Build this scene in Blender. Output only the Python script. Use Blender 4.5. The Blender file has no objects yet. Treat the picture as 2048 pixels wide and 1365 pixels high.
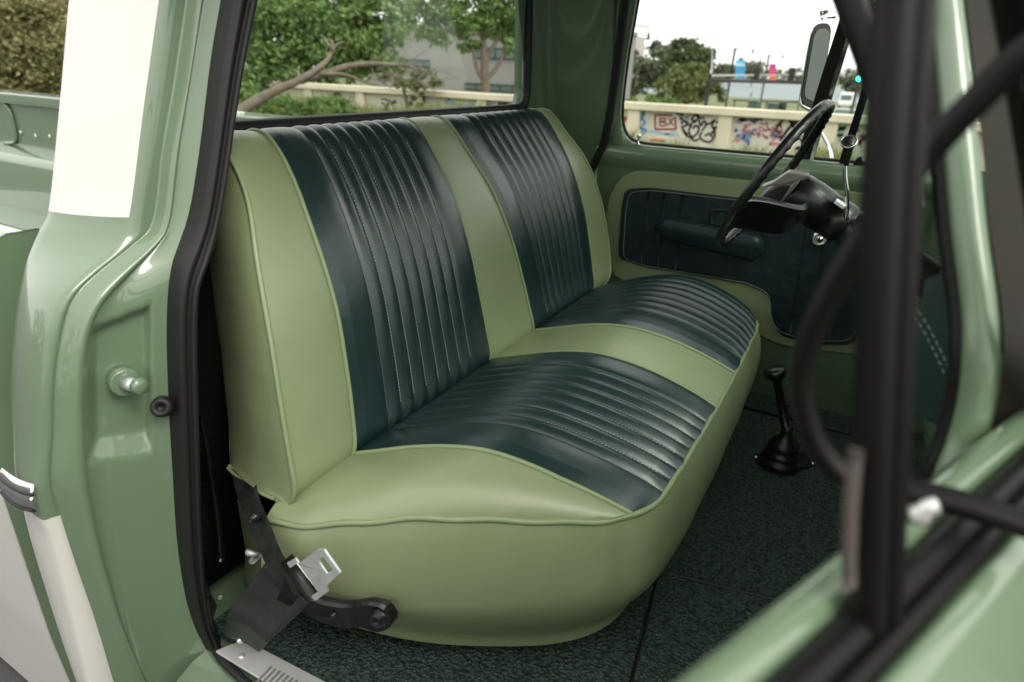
import bpy, math, random
import numpy as np
from mathutils import Vector, Matrix
S = bpy.context.scene
COL = S.collection
R = math.radians
rnd = random.Random(7)

# ------------------------------------------------------------------ camera
FPX = 1251.07
RM = np.array([[0.49242990300102785, -0.33267947102223483, 0.8042618728938754],
               [-0.869690610519379, -0.22410176402833637, 0.43979158852099226],
               [0.03392687142705906, -0.9160255285305939, -0.39968262218342443]])
CAM = np.array([-0.685, -0.149, 1.214])
cd = bpy.data.cameras.new("camera"); cam = bpy.data.objects.new("camera", cd); COL.objects.link(cam)
cd.sensor_width = 36; cd.lens = FPX / 2048 * 36; cd.clip_start = 0.02; cd.clip_end = 3000
M = Matrix(((RM[0][0], -RM[0][1], -RM[0][2], CAM[0]), (RM[1][0], -RM[1][1], -RM[1][2], CAM[1]),
            (RM[2][0], -RM[2][1], -RM[2][2], CAM[2]), (0, 0, 0, 1)))
cam.matrix_world = M
cd.dof.use_dof = True; cd.dof.focus_distance = 1.55; cd.dof.aperture_fstop = 2.9
S.camera = cam
# ------------------------------------------------------------------ sky, sun, exposure
SUN_EL, SUN_AZ = 48, 252            # azimuth measured from +X counter-clockwise
W = bpy.data.worlds.new("World"); S.world = W; W.use_nodes = True
nt = W.node_tree; nt.nodes.clear()
wo = nt.nodes.new("ShaderNodeOutputWorld"); bg = nt.nodes.new("ShaderNodeBackground")
sky = nt.nodes.new("ShaderNodeTexSky"); sky.sky_type = 'NISHITA'; sky.sun_disc = False
sky.sun_elevation = R(SUN_EL); sky.sun_rotation = R(90 - SUN_AZ)
sky.air_density = 1.0; sky.dust_density = 4.0; sky.ozone_density = 1.0
hs = nt.nodes.new("ShaderNodeHueSaturation"); hs.inputs['Saturation'].default_value = 0.12
tint = nt.nodes.new("ShaderNodeMix"); tint.data_type = 'RGBA'; tint.blend_type = 'MULTIPLY'
tint.inputs[0].default_value = 1.0; tint.inputs[7].default_value = (1.03, 1.0, 0.95, 1)
cl = nt.nodes.new("ShaderNodeMix"); cl.data_type = 'RGBA'; cl.inputs[0].default_value = 0.7      # thin bright cloud over the sky
cn = nt.nodes.new("ShaderNodeTexNoise"); cn.inputs['Scale'].default_value = 2.2; cn.inputs['Detail'].default_value = 3
ccr = nt.nodes.new("ShaderNodeValToRGB"); ccr.color_ramp.elements[0].position = 0.3; ccr.color_ramp.elements[1].position = 0.75
ccr.color_ramp.elements[0].color = (0.75, 0.75, 0.75, 1); ccr.color_ramp.elements[1].color = (1, 1, 1, 1)
cm_ = nt.nodes.new("ShaderNodeMix"); cm_.data_type = 'RGBA'; cm_.blend_type = 'MULTIPLY'; cm_.inputs[0].default_value = 1.0
cm_.inputs[7].default_value = (15.0, 14.8, 14.3, 1)
wtc = nt.nodes.new("ShaderNodeTexCoord"); nt.links.new(wtc.outputs['Generated'], cn.inputs['Vector'])
nt.links.new(cn.outputs[0], ccr.inputs[0]); nt.links.new(ccr.outputs[0], cm_.inputs[6]); nt.links.new(cm_.outputs[2], cl.inputs[7])
nt.links.new(sky.outputs[0], hs.inputs['Color']); nt.links.new(hs.outputs[0], tint.inputs[6])
nt.links.new(tint.outputs[2], cl.inputs[6]); nt.links.new(cl.outputs[2], bg.inputs[0]); bg.inputs[1].default_value = 0.15
nt.links.new(bg.outputs[0], wo.inputs[0])
sl = bpy.data.lights.new("sun", 'SUN'); sun = bpy.data.objects.new("sun", sl); COL.objects.link(sun)
sl.energy = 1.6; sl.angle = R(24); sl.color = (1.0, 0.95, 0.87)
sd = Vector((math.cos(R(SUN_EL)) * math.cos(R(SUN_AZ)), math.cos(R(SUN_EL)) * math.sin(R(SUN_AZ)), math.sin(R(SUN_EL))))
sun.rotation_euler = (-sd).to_track_quat('-Z', 'Y').to_euler(); sun.location = (0, 0, 30)
S.view_settings.view_transform = 'Standard'; S.view_settings.look = 'None'
S.view_settings.exposure = 0.25; S.view_settings.gamma = 1
S.cycles.max_bounces = 10; S.cycles.transparent_max_bounces = 16

# ------------------------------------------------------------------ back-projection of measured points onto real planes
def ray(u, v): return RM @ np.array([(u - 1024) / FPX, (v - 682.5) / FPX, 1.0])
def PX(u, v, X): r = ray(u, v); return CAM + r * ((X - CAM[0]) / r[0])
def PY(u, v, Y): r = ray(u, v); return CAM + r * ((Y - CAM[1]) / r[1])
def PZ(u, v, Z): r = ray(u, v); return CAM + r * ((Z - CAM[2]) / r[2])
def PN(u, v, p0, n): r = ray(u, v); return CAM + r * (np.dot(np.array(p0) - CAM, n) / np.dot(r, n))
def AT(u, v, d): return CAM + ray(u, v) * d
def pix(p):
    d = RM.T @ (np.array(p) - CAM); return d[0] / d[2] * FPX + 1024, d[1] / d[2] * FPX + 682.5

# ------------------------------------------------------------------ materials
MATS = {}
def mat(name, base, rough=0.5, metal=0.0, coat=0.0, bump=None, var=None, spec=0.5, coat_rough=0.04, sheen=0, emit=None):
    m = bpy.data.materials.new(name); m.use_nodes = True; t = m.node_tree
    b = t.nodes["Principled BSDF"]
    b.inputs['Base Color'].default_value = (*base, 1); b.inputs['Roughness'].default_value = rough
    b.inputs['Metallic'].default_value = metal; b.inputs['Coat Weight'].default_value = coat
    b.inputs['Coat Roughness'].default_value = coat_rough; b.inputs['Specular IOR Level'].default_value = spec
    if emit:
        b.inputs['Emission Color'].default_value = (*emit[0], 1); b.inputs['Emission Strength'].default_value = emit[1]
    tc = t.nodes.new("ShaderNodeTexCoord")
    if var:
        sc, amt = var[0], var[1]
        n = t.nodes.new("ShaderNodeTexNoise"); n.inputs['Scale'].default_value = sc; n.inputs['Detail'].default_value = 5
        t.links.new(tc.outputs['Object'], n.inputs['Vector'])
        r = t.nodes.new("ShaderNodeValToRGB")
        r.color_ramp.elements[0].position = 0.3; r.color_ramp.elements[1].position = 0.7
        lo = var[2] if len(var) > 2 else tuple(c * (1 - amt) for c in base)
        hi = var[3] if len(var) > 3 else tuple(min(1, c * (1 + amt)) for c in base)
        r.color_ramp.elements[0].color = (*lo, 1); r.color_ramp.elements[1].color = (*hi, 1)
        t.links.new(n.outputs[0], r.inputs[0]); t.links.new(r.outputs[0], b.inputs['Base Color'])
    if bump:
        prev = None
        for (sc, st, dist) in bump:
            n = t.nodes.new("ShaderNodeTexNoise"); n.inputs['Scale'].default_value = sc; n.inputs['Detail'].default_value = 4
            t.links.new(tc.outputs['Object'], n.inputs['Vector'])
            bp = t.nodes.new("ShaderNodeBump"); bp.inputs['Strength'].default_value = st; bp.inputs['Distance'].default_value = dist
            t.links.new(n.outputs[0], bp.inputs['Height'])
            if prev: t.links.new(prev.outputs[0], bp.inputs['Normal'])
            prev = bp
        t.links.new(prev.outputs[0], b.inputs['Normal'])
    MATS[name] = m; return m
def glassmat(name, tint, gl=0.035, rough=0.0, gz_=.6):
    m = bpy.data.materials.new(name); m.use_nodes = True; t = m.node_tree; t.nodes.clear()
    o = t.nodes.new("ShaderNodeOutputMaterial"); mx = t.nodes.new("ShaderNodeMixShader")
    tr = t.nodes.new("ShaderNodeBsdfTransparent"); tr.inputs[0].default_value = (*tint, 1)
    g = t.nodes.new("ShaderNodeBsdfGlossy"); g.inputs['Roughness'].default_value = rough
    lw = t.nodes.new("ShaderNodeLayerWeight"); pw = t.nodes.new("ShaderNodeMath"); pw.operation = 'POWER'; pw.inputs[1].default_value = 5
    f = t.nodes.new("ShaderNodeMath"); f.operation = 'MULTIPLY_ADD'; f.inputs[1].default_value = gz_; f.inputs[2].default_value = gl * .5
    t.links.new(lw.outputs['Facing'], pw.inputs[0]); t.links.new(pw.outputs[0], f.inputs[0])
    t.links.new(f.outputs[0], mx.inputs[0]); t.links.new(tr.outputs[0], mx.inputs[1]); t.links.new(g.outputs[0], mx.inputs[2])
    t.links.new(mx.outputs[0], o.inputs[0]); MATS[name] = m; return m
def leafmat(name, a, b_, rough=0.6):
    m = bpy.data.materials.new(name); m.use_nodes = True; t = m.node_tree; b = t.nodes["Principled BSDF"]
    g = t.nodes.new("ShaderNodeNewGeometry"); r = t.nodes.new("ShaderNodeValToRGB")
    r.color_ramp.elements[0].color = (*a, 1); r.color_ramp.elements[1].color = (*b_, 1)
    t.links.new(g.outputs['Random Per Island'], r.inputs[0]); t.links.new(r.outputs[0], b.inputs['Base Color'])
    b.inputs['Roughness'].default_value = rough
    b.inputs['Specular IOR Level'].default_value = 0.3
    tl = t.nodes.new("ShaderNodeBsdfTranslucent"); mx = t.nodes.new("ShaderNodeMixShader"); mx.inputs[0].default_value = 0.3
    t.links.new(r.outputs[0], tl.inputs[0]); t.links.new(b.outputs[0], mx.inputs[1]); t.links.new(tl.outputs[0], mx.inputs[2])
    t.links.new(mx.outputs[0], t.nodes["Material Output"].inputs[0])
    MATS[name] = m; return m

GREEN = mat("green_paint", (0.134, 0.198, 0.118), 0.36, coat=1.0, bump=[(60, 0.02, 0.002), (5, .03, .02)], coat_rough=0.03)
CREAM = mat("cream_paint", (0.65, 0.635, 0.59), 0.35, coat=0.6, bump=[(50, 0.03, 0.002)])
VLIGHT = mat("light_green_vinyl", (0.212, 0.254, 0.134), 0.38, bump=[(6, 0.14, 0.03), (22, 0.05, 0.01), (420, 0.14, 0.002)], var=(3.0, 0.05), spec=0.85)
VDARK = mat("dark_teal_vinyl", (0.0055, 0.0215, 0.0225), 0.31, bump=[(9, 0.09, 0.03), (480, 0.18, 0.002)], spec=0.85)
PIPE = mat("piping_vinyl", (0.215, 0.27, 0.14), 0.4, bump=[(90, 0.1, 0.002)])
VDOOR = mat("door_card_vinyl", (0.0075, 0.0205, 0.0225), 0.42, bump=[(14, 0.3, 0.02), (480, 0.16, 0.002)], spec=0.35)
POSTRUB = mat("deep_black_rubber", (0.0055, 0.005, 0.0052), 0.42, bump=[(120, 0.08, 0.002)], spec=0.2)
RUBBER = mat("black_rubber", (0.0125, 0.0118, 0.0122), 0.5, bump=[(120, 0.08, 0.002)], spec=0.4)
GLOSSBLACK = mat("gloss_black", (0.006, 0.006, 0.006), 0.3, coat=0.0, bump=[(40, 0.02, 0.002)])
SATINBLACK = mat("satin_black", (0.008, 0.008, 0.008), 0.38, bump=[(150, 0.1, 0.002)])
WEB = mat("black_belt_sleeve", (0.016, 0.016, 0.017), 0.42, bump=[(15, 0.25, 0.02), (300, 0.1, 0.002)])
CHROME = mat("chrome", (0.75, 0.75, 0.74), 0.09, metal=1.0)
STEEL = mat("zinc_steel", (0.66, 0.68, 0.68), 0.32, metal=0.55, bump=[(160, 0.12, 0.002)], var=(40, 0.12))
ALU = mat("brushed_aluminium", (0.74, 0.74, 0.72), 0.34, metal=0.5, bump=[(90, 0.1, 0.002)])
DARKMETAL = mat("worn_dark_steel", (0.03, 0.03, 0.031), 0.3, metal=0.6, bump=[(60, 0.2, 0.004)], var=(35, 0.5))
INTBLACK = mat("black_inner_paint", (0.004, 0.004, 0.0045), 0.22, bump=[(80, 0.05, 0.002)])
THREAD = mat("pale_thread", (0.42, 0.50, 0.40), 0.7)
GLASS = glassmat("clear_glass", (0.93, 0.96, 0.94))
GTINT = glassmat("green_tinted_glass", (0.80, 0.91, 0.85))
VENTG = glassmat("vent_glass", (0.80, 0.84, 0.80), gl=.02, gz_=.15)
MIRROR = mat("mirror_glass", (0.10, 0.11, 0.10), 0.03, metal=1.0)  # base darkened to stand in for dark trees reflected in the mirror
SILVER = mat("silver_paint", (0.17, 0.16, 0.145), 0.4, metal=0.3)

def carpetmat():
    m = mat("loop_carpet", (0.012, 0.026, 0.021), 0.85, spec=0.25); t = m.node_tree; b = t.nodes["Principled BSDF"]
    tc = t.nodes.new("ShaderNodeTexCoord"); nz = t.nodes.new("ShaderNodeTexNoise"); nz.inputs['Scale'].default_value = 60
    t.links.new(tc.outputs['Object'], nz.inputs['Vector'])
    ad = t.nodes.new("ShaderNodeVectorMath"); ad.operation = 'SCALE'; ad.inputs['Scale'].default_value = 0.018
    t.links.new(nz.outputs['Color'], ad.inputs[0])
    a2 = t.nodes.new("ShaderNodeVectorMath"); t.links.new(tc.outputs['Object'], a2.inputs[0]); t.links.new(ad.outputs[0], a2.inputs[1])
    v = t.nodes.new("ShaderNodeTexVoronoi"); v.feature = 'SMOOTH_F1'; v.inputs['Scale'].default_value = 125; v.inputs['Smoothness'].default_value = 0.4
    t.links.new(a2.outputs[0], v.inputs['Vector'])
    inv = t.nodes.new("ShaderNodeMath"); inv.operation = 'SUBTRACT'; inv.inputs[0].default_value = 1.0; t.links.new(v.outputs['Distance'], inv.inputs[1])
    bp = t.nodes.new("ShaderNodeBump"); bp.inputs['Strength'].default_value = 1.0; bp.inputs['Distance'].default_value = 0.009
    t.links.new(inv.outputs[0], bp.inputs['Height']); t.links.new(bp.outputs[0], b.inputs['Normal'])
    r = t.nodes.new("ShaderNodeValToRGB"); r.color_ramp.elements[0].color = (0.085, 0.130, 0.110, 1); r.color_ramp.elements[1].color = (0.019, 0.034, 0.029, 1)  # lit loop tops and shaded gaps painted into the carpet colour
    r.color_ramp.elements[0].position = 0.05; r.color_ramp.elements[1].position = 0.75
    t.links.new(v.outputs['Distance'], r.inputs[0]); t.links.new(r.outputs[0], b.inputs['Base Color'])
    return m
CARPET = carpetmat()

# ------------------------------------------------------------------ mesh helpers
def nv(v): v = np.array(v, float); return v / (np.linalg.norm(v) + 1e-12)
def cr(pts, n, closed=False):
    """Catmull-Rom through pts, resampled to n points by arc length."""
    P = [np.array(p, float) for p in pts]; k = len(P); out = []
    segs = k if closed else k - 1
    for i in range(segs):
        if closed: a, b, c, d = P[(i - 1) % k], P[i], P[(i + 1) % k], P[(i + 2) % k]
        else:
            b, c = P[i], P[i + 1]; a = P[i - 1] if i > 0 else 2 * b - c; d = P[i + 2] if i + 2 < k else 2 * c - b
        for t in np.linspace(0, 1, 14, endpoint=False):
            out.append(0.5 * (2 * b + (c - a) * t + (2 * a - 5 * b + 4 * c - d) * t * t + (3 * b - a - 3 * c + d) * t ** 3))
    out.append(P[0] if closed else P[-1])
    out = np.array(out); L = np.r_[0, np.cumsum(np.linalg.norm(np.diff(out, axis=0), axis=1))]
    q = np.linspace(0, L[-1], n + 1 if closed else n)
    res = np.stack([np.interp(q, L, out[:, j]) for j in range(out.shape[1])], 1)
    return res[:-1] if closed else res
def poly_round(pts, r, n=5):
    """round the corners of a closed polygon (any dimension)."""
    P = [np.array(p, float) for p in pts]; out = []; k = len(P)
    for i in range(k):
        a, b, c = P[i - 1], P[i], P[(i + 1) % k]
        rr = r[i] if isinstance(r, (list, tuple)) else r
        la, lc = np.linalg.norm(a - b), np.linalg.norm(c - b)
        q = min(rr, la * .48, lc * .48)
        s, e = b + (a - b) / la * q, b + (c - b) / lc * q
        if q < 1e-6: out.append(b); continue
        for t in np.linspace(0, 1, n): out.append((1 - t) ** 2 * s + 2 * t * (1 - t) * b + t * t * e)
    return out

class MB:
    def __init__(s): s.v = []; s.f = []; s.m = []; s.sm = []
    def add(s, vs, fs, mi=0, smooth=True):
        o = len(s.v); s.v += [tuple(map(float, p)) for p in vs]
        for f in fs: s.f.append(tuple(i + o for i in f)); s.m.append(mi); s.sm.append(smooth)
        return s
    def grid(s, G, mi=0, closed_u=False, closed_v=False, smooth=True, mfun=None):
        G = np.array(G); a, b = G.shape[:2]; vs = G.reshape(-1, 3); fs = []; ms = []
        for i in range(a if closed_u else a - 1):
            for j in range(b if closed_v else b - 1):
                i2, j2 = (i + 1) % a, (j + 1) % b
                fs.append((i * b + j, i2 * b + j, i2 * b + j2, i * b + j2)); ms.append(mfun(i, j) if mfun else mi)
        o = len(s.v); s.v += [tuple(p) for p in vs.tolist()]
        for f, q in zip(fs, ms): s.f.append(tuple(i + o for i in f)); s.m.append(q); s.sm.append(smooth)
        return s
    def tube(s, path, r, seg=8, closed=False, flat=1.0, up=None, mi=0, cap=True):
        P = np.array(path, float); n = len(P)
        rr = np.full(n, r) if np.isscalar(r) else np.array(r, float)
        T = np.gradient(P, axis=0) if not closed else (np.roll(P, -1, 0) - np.roll(P, 1, 0))
        T = np.array([nv(t) for t in T]); u0 = np.array(up if up is not None else (0, 0, 1.0))
        if abs(np.dot(nv(u0), T[0])) > .95 and up is None: u0 = np.array((1.0, 0, 0))
        N = []; prev = u0
        for t in T:
            q = u0 if up is not None else prev
            x = q - t * np.dot(q, t)
            if np.linalg.norm(x) < 1e-5: x = prev - t * np.dot(prev, t)
            prev = nv(x); N.append(prev)
        G = []
        for p, t, q, r_ in zip(P, T, N, rr):
            b = np.cross(t, q)
            G.append([p + r_ * (math.cos(a) * b + flat * math.sin(a) * q) for a in np.linspace(0, 2 * math.pi, seg, endpoint=False)])
        o = len(s.v); s.grid(G, mi, closed_u=closed, closed_v=True)
        if cap and not closed:
            s.f.append(tuple(o + i for i in range(seg))[::-1]); s.m.append(mi); s.sm.append(False)
            s.f.append(tuple(o + (n - 1) * seg + i for i in range(seg))); s.m.append(mi); s.sm.append(False)
        return s
    def lathe(s, o, axis, prof, seg=24, mi=0, cap=True):
        o = np.array(o, float); a = nv(axis); x = nv(np.cross(a, (0.3, 0.9, 0.2) if abs(a[1]) < .9 else (1, 0, 0))); y = np.cross(a, x)
        G = [[o + a * h + r * (math.cos(t) * x + math.sin(t) * y) for t in np.linspace(0, 2 * math.pi, seg, endpoint=False)] for r, h in prof]
        b = len(s.v); s.grid(G, mi, closed_v=True)
        if cap:
            s.f.append(tuple(b + i for i in range(seg))); s.m.append(mi); s.sm.append(False)
            s.f.append(tuple(b + (len(prof) - 1) * seg + i for i in range(seg))[::-1]); s.m.append(mi); s.sm.append(False)
        return s
    def prism(s, poly, off, mi=0):
        P = [np.array(p, float) for p in poly]; n = len(P); off = np.array(off, float)
        vs = P + [p + off for p in P]
        fs = [tuple(range(n))[::-1], tuple(range(n, 2 * n))] + [(i, (i + 1) % n, n + (i + 1) % n, n + i) for i in range(n)]
        return s.add(vs, fs, mi, False)
    def box(s, c, sz, ax=None, mi=0):
        c = np.array(c, float); A = np.eye(3) if ax is None else np.array([nv(a) for a in ax]); h = np.array(sz) / 2
        vs = [c + A[0] * h[0] * i + A[1] * h[1] * j + A[2] * h[2] * k for i in (-1, 1) for j in (-1, 1) for k in (-1, 1)]
        return s.add(vs, [(0, 1, 3, 2), (4, 6, 7, 5), (0, 4, 5, 1), (2, 3, 7, 6), (0, 2, 6, 4), (1, 5, 7, 3)], mi, False)
    def build(s, name, mats, parent=None, bevel=0, sub=0, solid=0, seg=2, auto=None):
        me = bpy.data.meshes.new(name); me.from_pydata(s.v, [], s.f); me.validate()
        if not isinstance(mats, (list, tuple)): mats = [mats]
        for m in mats: me.materials.append(m)
        if len(me.polygons) == len(s.m):
            me.polygons.foreach_set('material_index', s.m); me.polygons.foreach_set('use_smooth', s.sm)
        me.update()
        o = bpy.data.objects.new(name, me); COL.objects.link(o)
        if parent is not None:
            o.parent = parent
            q = parent
            if q.parent is None: o.matrix_parent_inverse = Matrix.Translation(q.location).inverted()
        if solid:
            md = o.modifiers.new("solid", 'SOLIDIFY'); md.thickness = solid; md.offset = 0
        if bevel:
            md = o.modifiers.new("bevel", 'BEVEL'); md.width = bevel; md.segments = seg; md.limit_method = 'ANGLE'; md.angle_limit = R(35)
        if sub:
            md = o.modifiers.new("sub", 'SUBSURF'); md.levels = sub; md.render_levels = sub
        return o
def thing(name, label, cat, loc=(0, 0, 0), group=None):
    o = bpy.data.objects.new(name, None); COL.objects.link(o); o.location = loc
    o.empty_display_size = 0.2; return tag(o, label, cat, group)
def tag(o, label=None, cat=None, group=None, kind=None):
    if label: o['label'] = label
    if cat: o['category'] = cat
    if group: o['group'] = group
    if kind: o['kind'] = kind
    return o
def copy_tree(o, parent=None):
    c = o.copy(); COL.objects.link(c)
    if parent is not None: c.parent = parent
    for ch in list(o.children): copy_tree(ch, c)
    return c
def lerp(a, b, t): return a + (b - a) * t
def sstep(x, a, b):
    t = np.clip((x - a) / (b - a), 0, 1); return t * t * (3 - 2 * t)
GZ = -0.60                                        # street level below the cab floor

# ================================================================== SETTING: ground, river, pavement
XW = 14.70                                        # graffiti wall line (parallel to the truck)
def gz(x):                                        # ground height by distance beyond the wall
    return float(np.interp(x, [-400, XW + 2, 40, 150, 165, 560, 600, 2600], [GZ, GZ, -2.0, -2.9, -3.6, -3.6, -2.5, -2.5]))
xs = [-400, -60, -10, 0, 4, 8, 9.2, XW - .5, XW + 2, 20, 26, 32, 40, 60, 90, 120, 140, 150, 156, 165, 300, 560, 580, 600, 1200, 2600]
ys = [-1500, -600, -200, -100, -50, -20, -8, 0, 8, 20, 40, 80, 200, 600, 1500]
GROUND = mat("dry_grass_ground", (0.10, 0.13, 0.045), 0.9, var=(0.35, 0.4, (0.06, 0.09, 0.03), (0.20, 0.20, 0.09)), bump=[(6, 0.5, 0.05)])
tag(MB().grid([[(x, y, gz(x)) for y in ys] for x in xs]).build("ground", GROUND), kind='structure')
ASPH = mat("asphalt", (0.055, 0.055, 0.057), 0.85, var=(2, 0.3), bump=[(120, 0.4, 0.01)])
tag(MB().grid([[(x, y, GZ + .006) for y in (-40, -10, 10, 40)] for x in (-40, -10, 2, 8.6)]).build("parking_lot", ASPH), kind='structure')
PAVE = mat("pale_pavement", (0.52, 0.46, 0.36), 0.85, var=(0.8, 0.12), bump=[(30, 0.2, 0.01)])
tag(MB().grid([[(x, y, gz(x) + .02) for y in np.linspace(-60, 40, 12)] for x in (20.5, 23, 26, 29, 32, 36, 40, 46, 52)]).build("street", PAVE), kind='structure')
WATER = mat("river_water", (0.16, 0.19, 0.21), 0.5, bump=[(0.8, 0.25, 0.1)])
tag(MB().grid([[(x, y, -3.05) for y in (-900, -200, 0, 200, 900)] for x in (145, 250, 400, 570)]).build("river", WATER), kind='structure')

# ------------------------------------------------------------------ graffiti wall
CONC = mat("cream_concrete", (0.72, 0.64, 0.49), 0.85, var=(1.2, 0.10), bump=[(18, 0.3, 0.01)])
CONCP = mat("cream_concrete_panel", (0.72, 0.66, 0.56), 0.9, var=(0.9, 0.14), bump=[(25, 0.25, 0.01)])
wall = thing("concrete_wall", "long low cream concrete wall covered in graffiti beyond the grass", "wall", (XW, 4, GZ))
zt = 0.57
b = MB().box((XW + .06, 4, (zt - .17 + GZ) / 2), (0.12, 60, zt - .17 - GZ)); b.build("wall_panel", CONCP, wall)
MB().box((XW, 4, zt - .085), (0.34, 60, 0.17)).build("wall_coping", CONC, wall, bevel=.02)
py0 = 5.12
pier = None
for i in range(-11, 10):
    y = py0 + 2.15 * i
    MB().box((XW - .02, y, (zt - .17 + GZ) / 2), (0.20, 0.30, zt - .172 - GZ)).build("wall_pier", CONC, wall, bevel=.01)
PAINTS = {k: mat("spray_" + k, c, 0.7) for k, c in dict(red=(0.30, 0.02, 0.03), black=(0.012, 0.012, 0.013), blue=(0.06, 0.25, 0.55), pink=(0.60, 0.25, 0.28),
          orange=(0.62, 0.16, 0.08), green=(0.05, 0.28, 0.18), violet=(0.35, 0.25, 0.42), paleblue=(0.35, 0.50, 0.66), white=(0.75, 0.74, 0.72)).items()}
tagc = [0]
def wallpt(u, v):
    p = PX(u, v, XW - .0); return np.array([XW - .004 - .0012 * tagc[0], p[1], p[2]])
def stroke(mb, pts, w, n=None):
    P = cr([wallpt(*p) for p in pts], n or max(6, 5 * len(pts)))
    T = np.gradient(P, axis=0); L = []
    for p, t in zip(P, T):
        t = nv(t); q = np.array([0, -t[2], t[1]]); L.append([p - q * w / 2, p + q * w / 2])
    mb.grid(L)
def graffiti(strokes, col, name="graffiti"):
    tagc[0] += 1
    mb = MB()
    for w, pts in strokes: stroke(mb, pts, w)
    mb.build(name, PAINTS[col], wall)
graffiti([(.045, [(1310, 231), (1311, 258)]), (.045, [(1309, 231), (1351, 231)]), (.045, [(1350, 230), (1352, 259)]), (.045, [(1309, 259), (1353, 259)])], 'red')
graffiti([(.035, [(1320, 237), (1320, 252)]), (.035, [(1319, 237), (1331, 238), (1328, 243), (1320, 244)]), (.035, [(1320, 244), (1333, 247), (1330, 252), (1319, 252)]),
          (.035, [(1337, 236), (1347, 252)]), (.035, [(1347, 236), (1336, 252)])], 'red')
graffiti([(.05, [(1278, 217), (1280, 226), (1288, 228)]), (.05, [(1288, 218), (1288, 232), (1282, 234)]), (.05, [(1276, 244), (1284, 238), (1290, 246), (1284, 252)]),
          (.05, [(1274, 250), (1282, 256), (1292, 260), (1290, 266)]), (.04, [(1283, 256), (1287, 270)])], 'blue')
graffiti([(.05, [(1296, 262), (1320, 266), (1350, 272)]), (.04, [(1330, 268), (1352, 266), (1356, 274)]), (.05, [(1358, 240), (1366, 234), (1376, 236)])], 'paleblue')
bl = []
for pts in [[(1362, 248), (1368, 242), (1376, 246), (1372, 252), (1364, 254), (1370, 264), (1376, 270)], [(1378, 252), (1388, 244), (1396, 238), (1392, 230), (1384, 238), (1392, 246)],
            [(1384, 250), (1378, 262), (1384, 274), (1394, 268), (1398, 256), (1392, 252), (1386, 258)], [(1398, 240), (1402, 252), (1408, 242), (1412, 250), (1404, 262)],
            [(1404, 264), (1400, 274), (1408, 282), (1420, 284), (1426, 276), (1418, 268), (1410, 272)], [(1412, 250), (1422, 246), (1430, 240), (1424, 252), (1430, 262), (1422, 266)],
            [(1432, 244), (1440, 248), (1444, 258), (1438, 262), (1432, 254), (1428, 262), (1432, 278)], [(1436, 264), (1444, 272), (1440, 280), (1432, 274)],
            [(1366, 262), (1374, 272), (1382, 276), (1390, 282), (1398, 278)], [(1388, 232), (1394, 228), (1400, 236), (1410, 236)]]:
    bl.append((.045, pts))
graffiti(bl, 'black')
rr = random.Random(3)
def scrib(u0, u1, v0, v1, n, col, w):
    st = []
    for i in range(n):
        cu, cv = rr.uniform(u0, u1), rr.uniform(v0, v1); a = rr.uniform(8, 18)
        st.append((w, [(cu + rr.uniform(-a, a), cv + rr.uniform(-a * .7, a * .7)) for _ in range(5)]))
    graffiti(st, col)
scrib(1475, 1560, 250, 282, 9, 'pink', .035); scrib(1470, 1530, 236, 246, 5, 'violet', .05); scrib(1490, 1560, 242, 280, 5, 'red', .022)
graffiti([(.05, [(1552, 258), (1562, 244), (1578, 238), (1590, 260)]), (.06, [(1560, 282), (1574, 262), (1592, 240)]), (.05, [(1578, 240), (1588, 250), (1598, 238)])], 'black')
scrib(1600, 1650, 250, 300, 6, 'black', .04); scrib(1660, 1720, 245, 300, 6, 'green', .06); scrib(1700, 1745, 245, 300, 5, 'pink', .06)
scrib(1250, 1275, 225, 270, 5, 'orange', .03); scrib(1470, 1500, 255, 285, 4, 'blue', .03); scrib(1500, 1570, 262, 286, 5, 'violet', .03); scrib(1355, 1380, 225, 240, 3, 'white', .05)
graffiti([(.05, [(1300, 281), (1312, 280), (1330, 282)])], 'orange')
scrib(770, 850, 195, 225, 8, 'black', .04); scrib(640, 690, 185, 215, 4, 'black', .05); scrib(860, 1000, 200, 220, 5, 'paleblue', .05); scrib(985, 1040, 200, 212, 5, 'black', .04)
# tall grass in front of the wall
GRASS = leafmat("grass_blades", (0.10, 0.16, 0.03), (0.30, 0.33, 0.12))
def grass(x0, x1, y0, y1, n, h0, h1, name, dens=None):
    mb_v = []; mb_f = []; q = random.Random(11)
    for i in range(n):
        x, y = q.uniform(x0, x1), q.uniform(y0, y1); h = q.uniform(h0, h1) * (0.6 + 0.6 * abs(math.sin(y * 2.1) * math.sin(y * .7 + 1)))
        a = q.uniform(0, 6.28); w = q.uniform(.008, .016); lx, ly = q.gauss(0, .25) * h, q.gauss(0, .25) * h
        z = gz(x); o = len(mb_v)
        mb_v += [(x - w * math.cos(a), y - w * math.sin(a), z), (x + w * math.cos(a), y + w * math.sin(a), z),
                 (x + lx * .5 + w * .6, y + ly * .5, z + h * .6), (x + lx, y + ly, z + h)]
        mb_f += [(o, o + 1, o + 2), (o, o + 2, o + 3)]
    m = MB(); m.add(mb_v, mb_f); return tag(m.build(name, GRASS), kind='stuff')
grass(11.0, XW - .1, -6, 8.0, 14000, .28, .62, "grass")
grass(11.5, XW - .1, 8.0, 20, 16000, .35, .95, "tall_grass")

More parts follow.
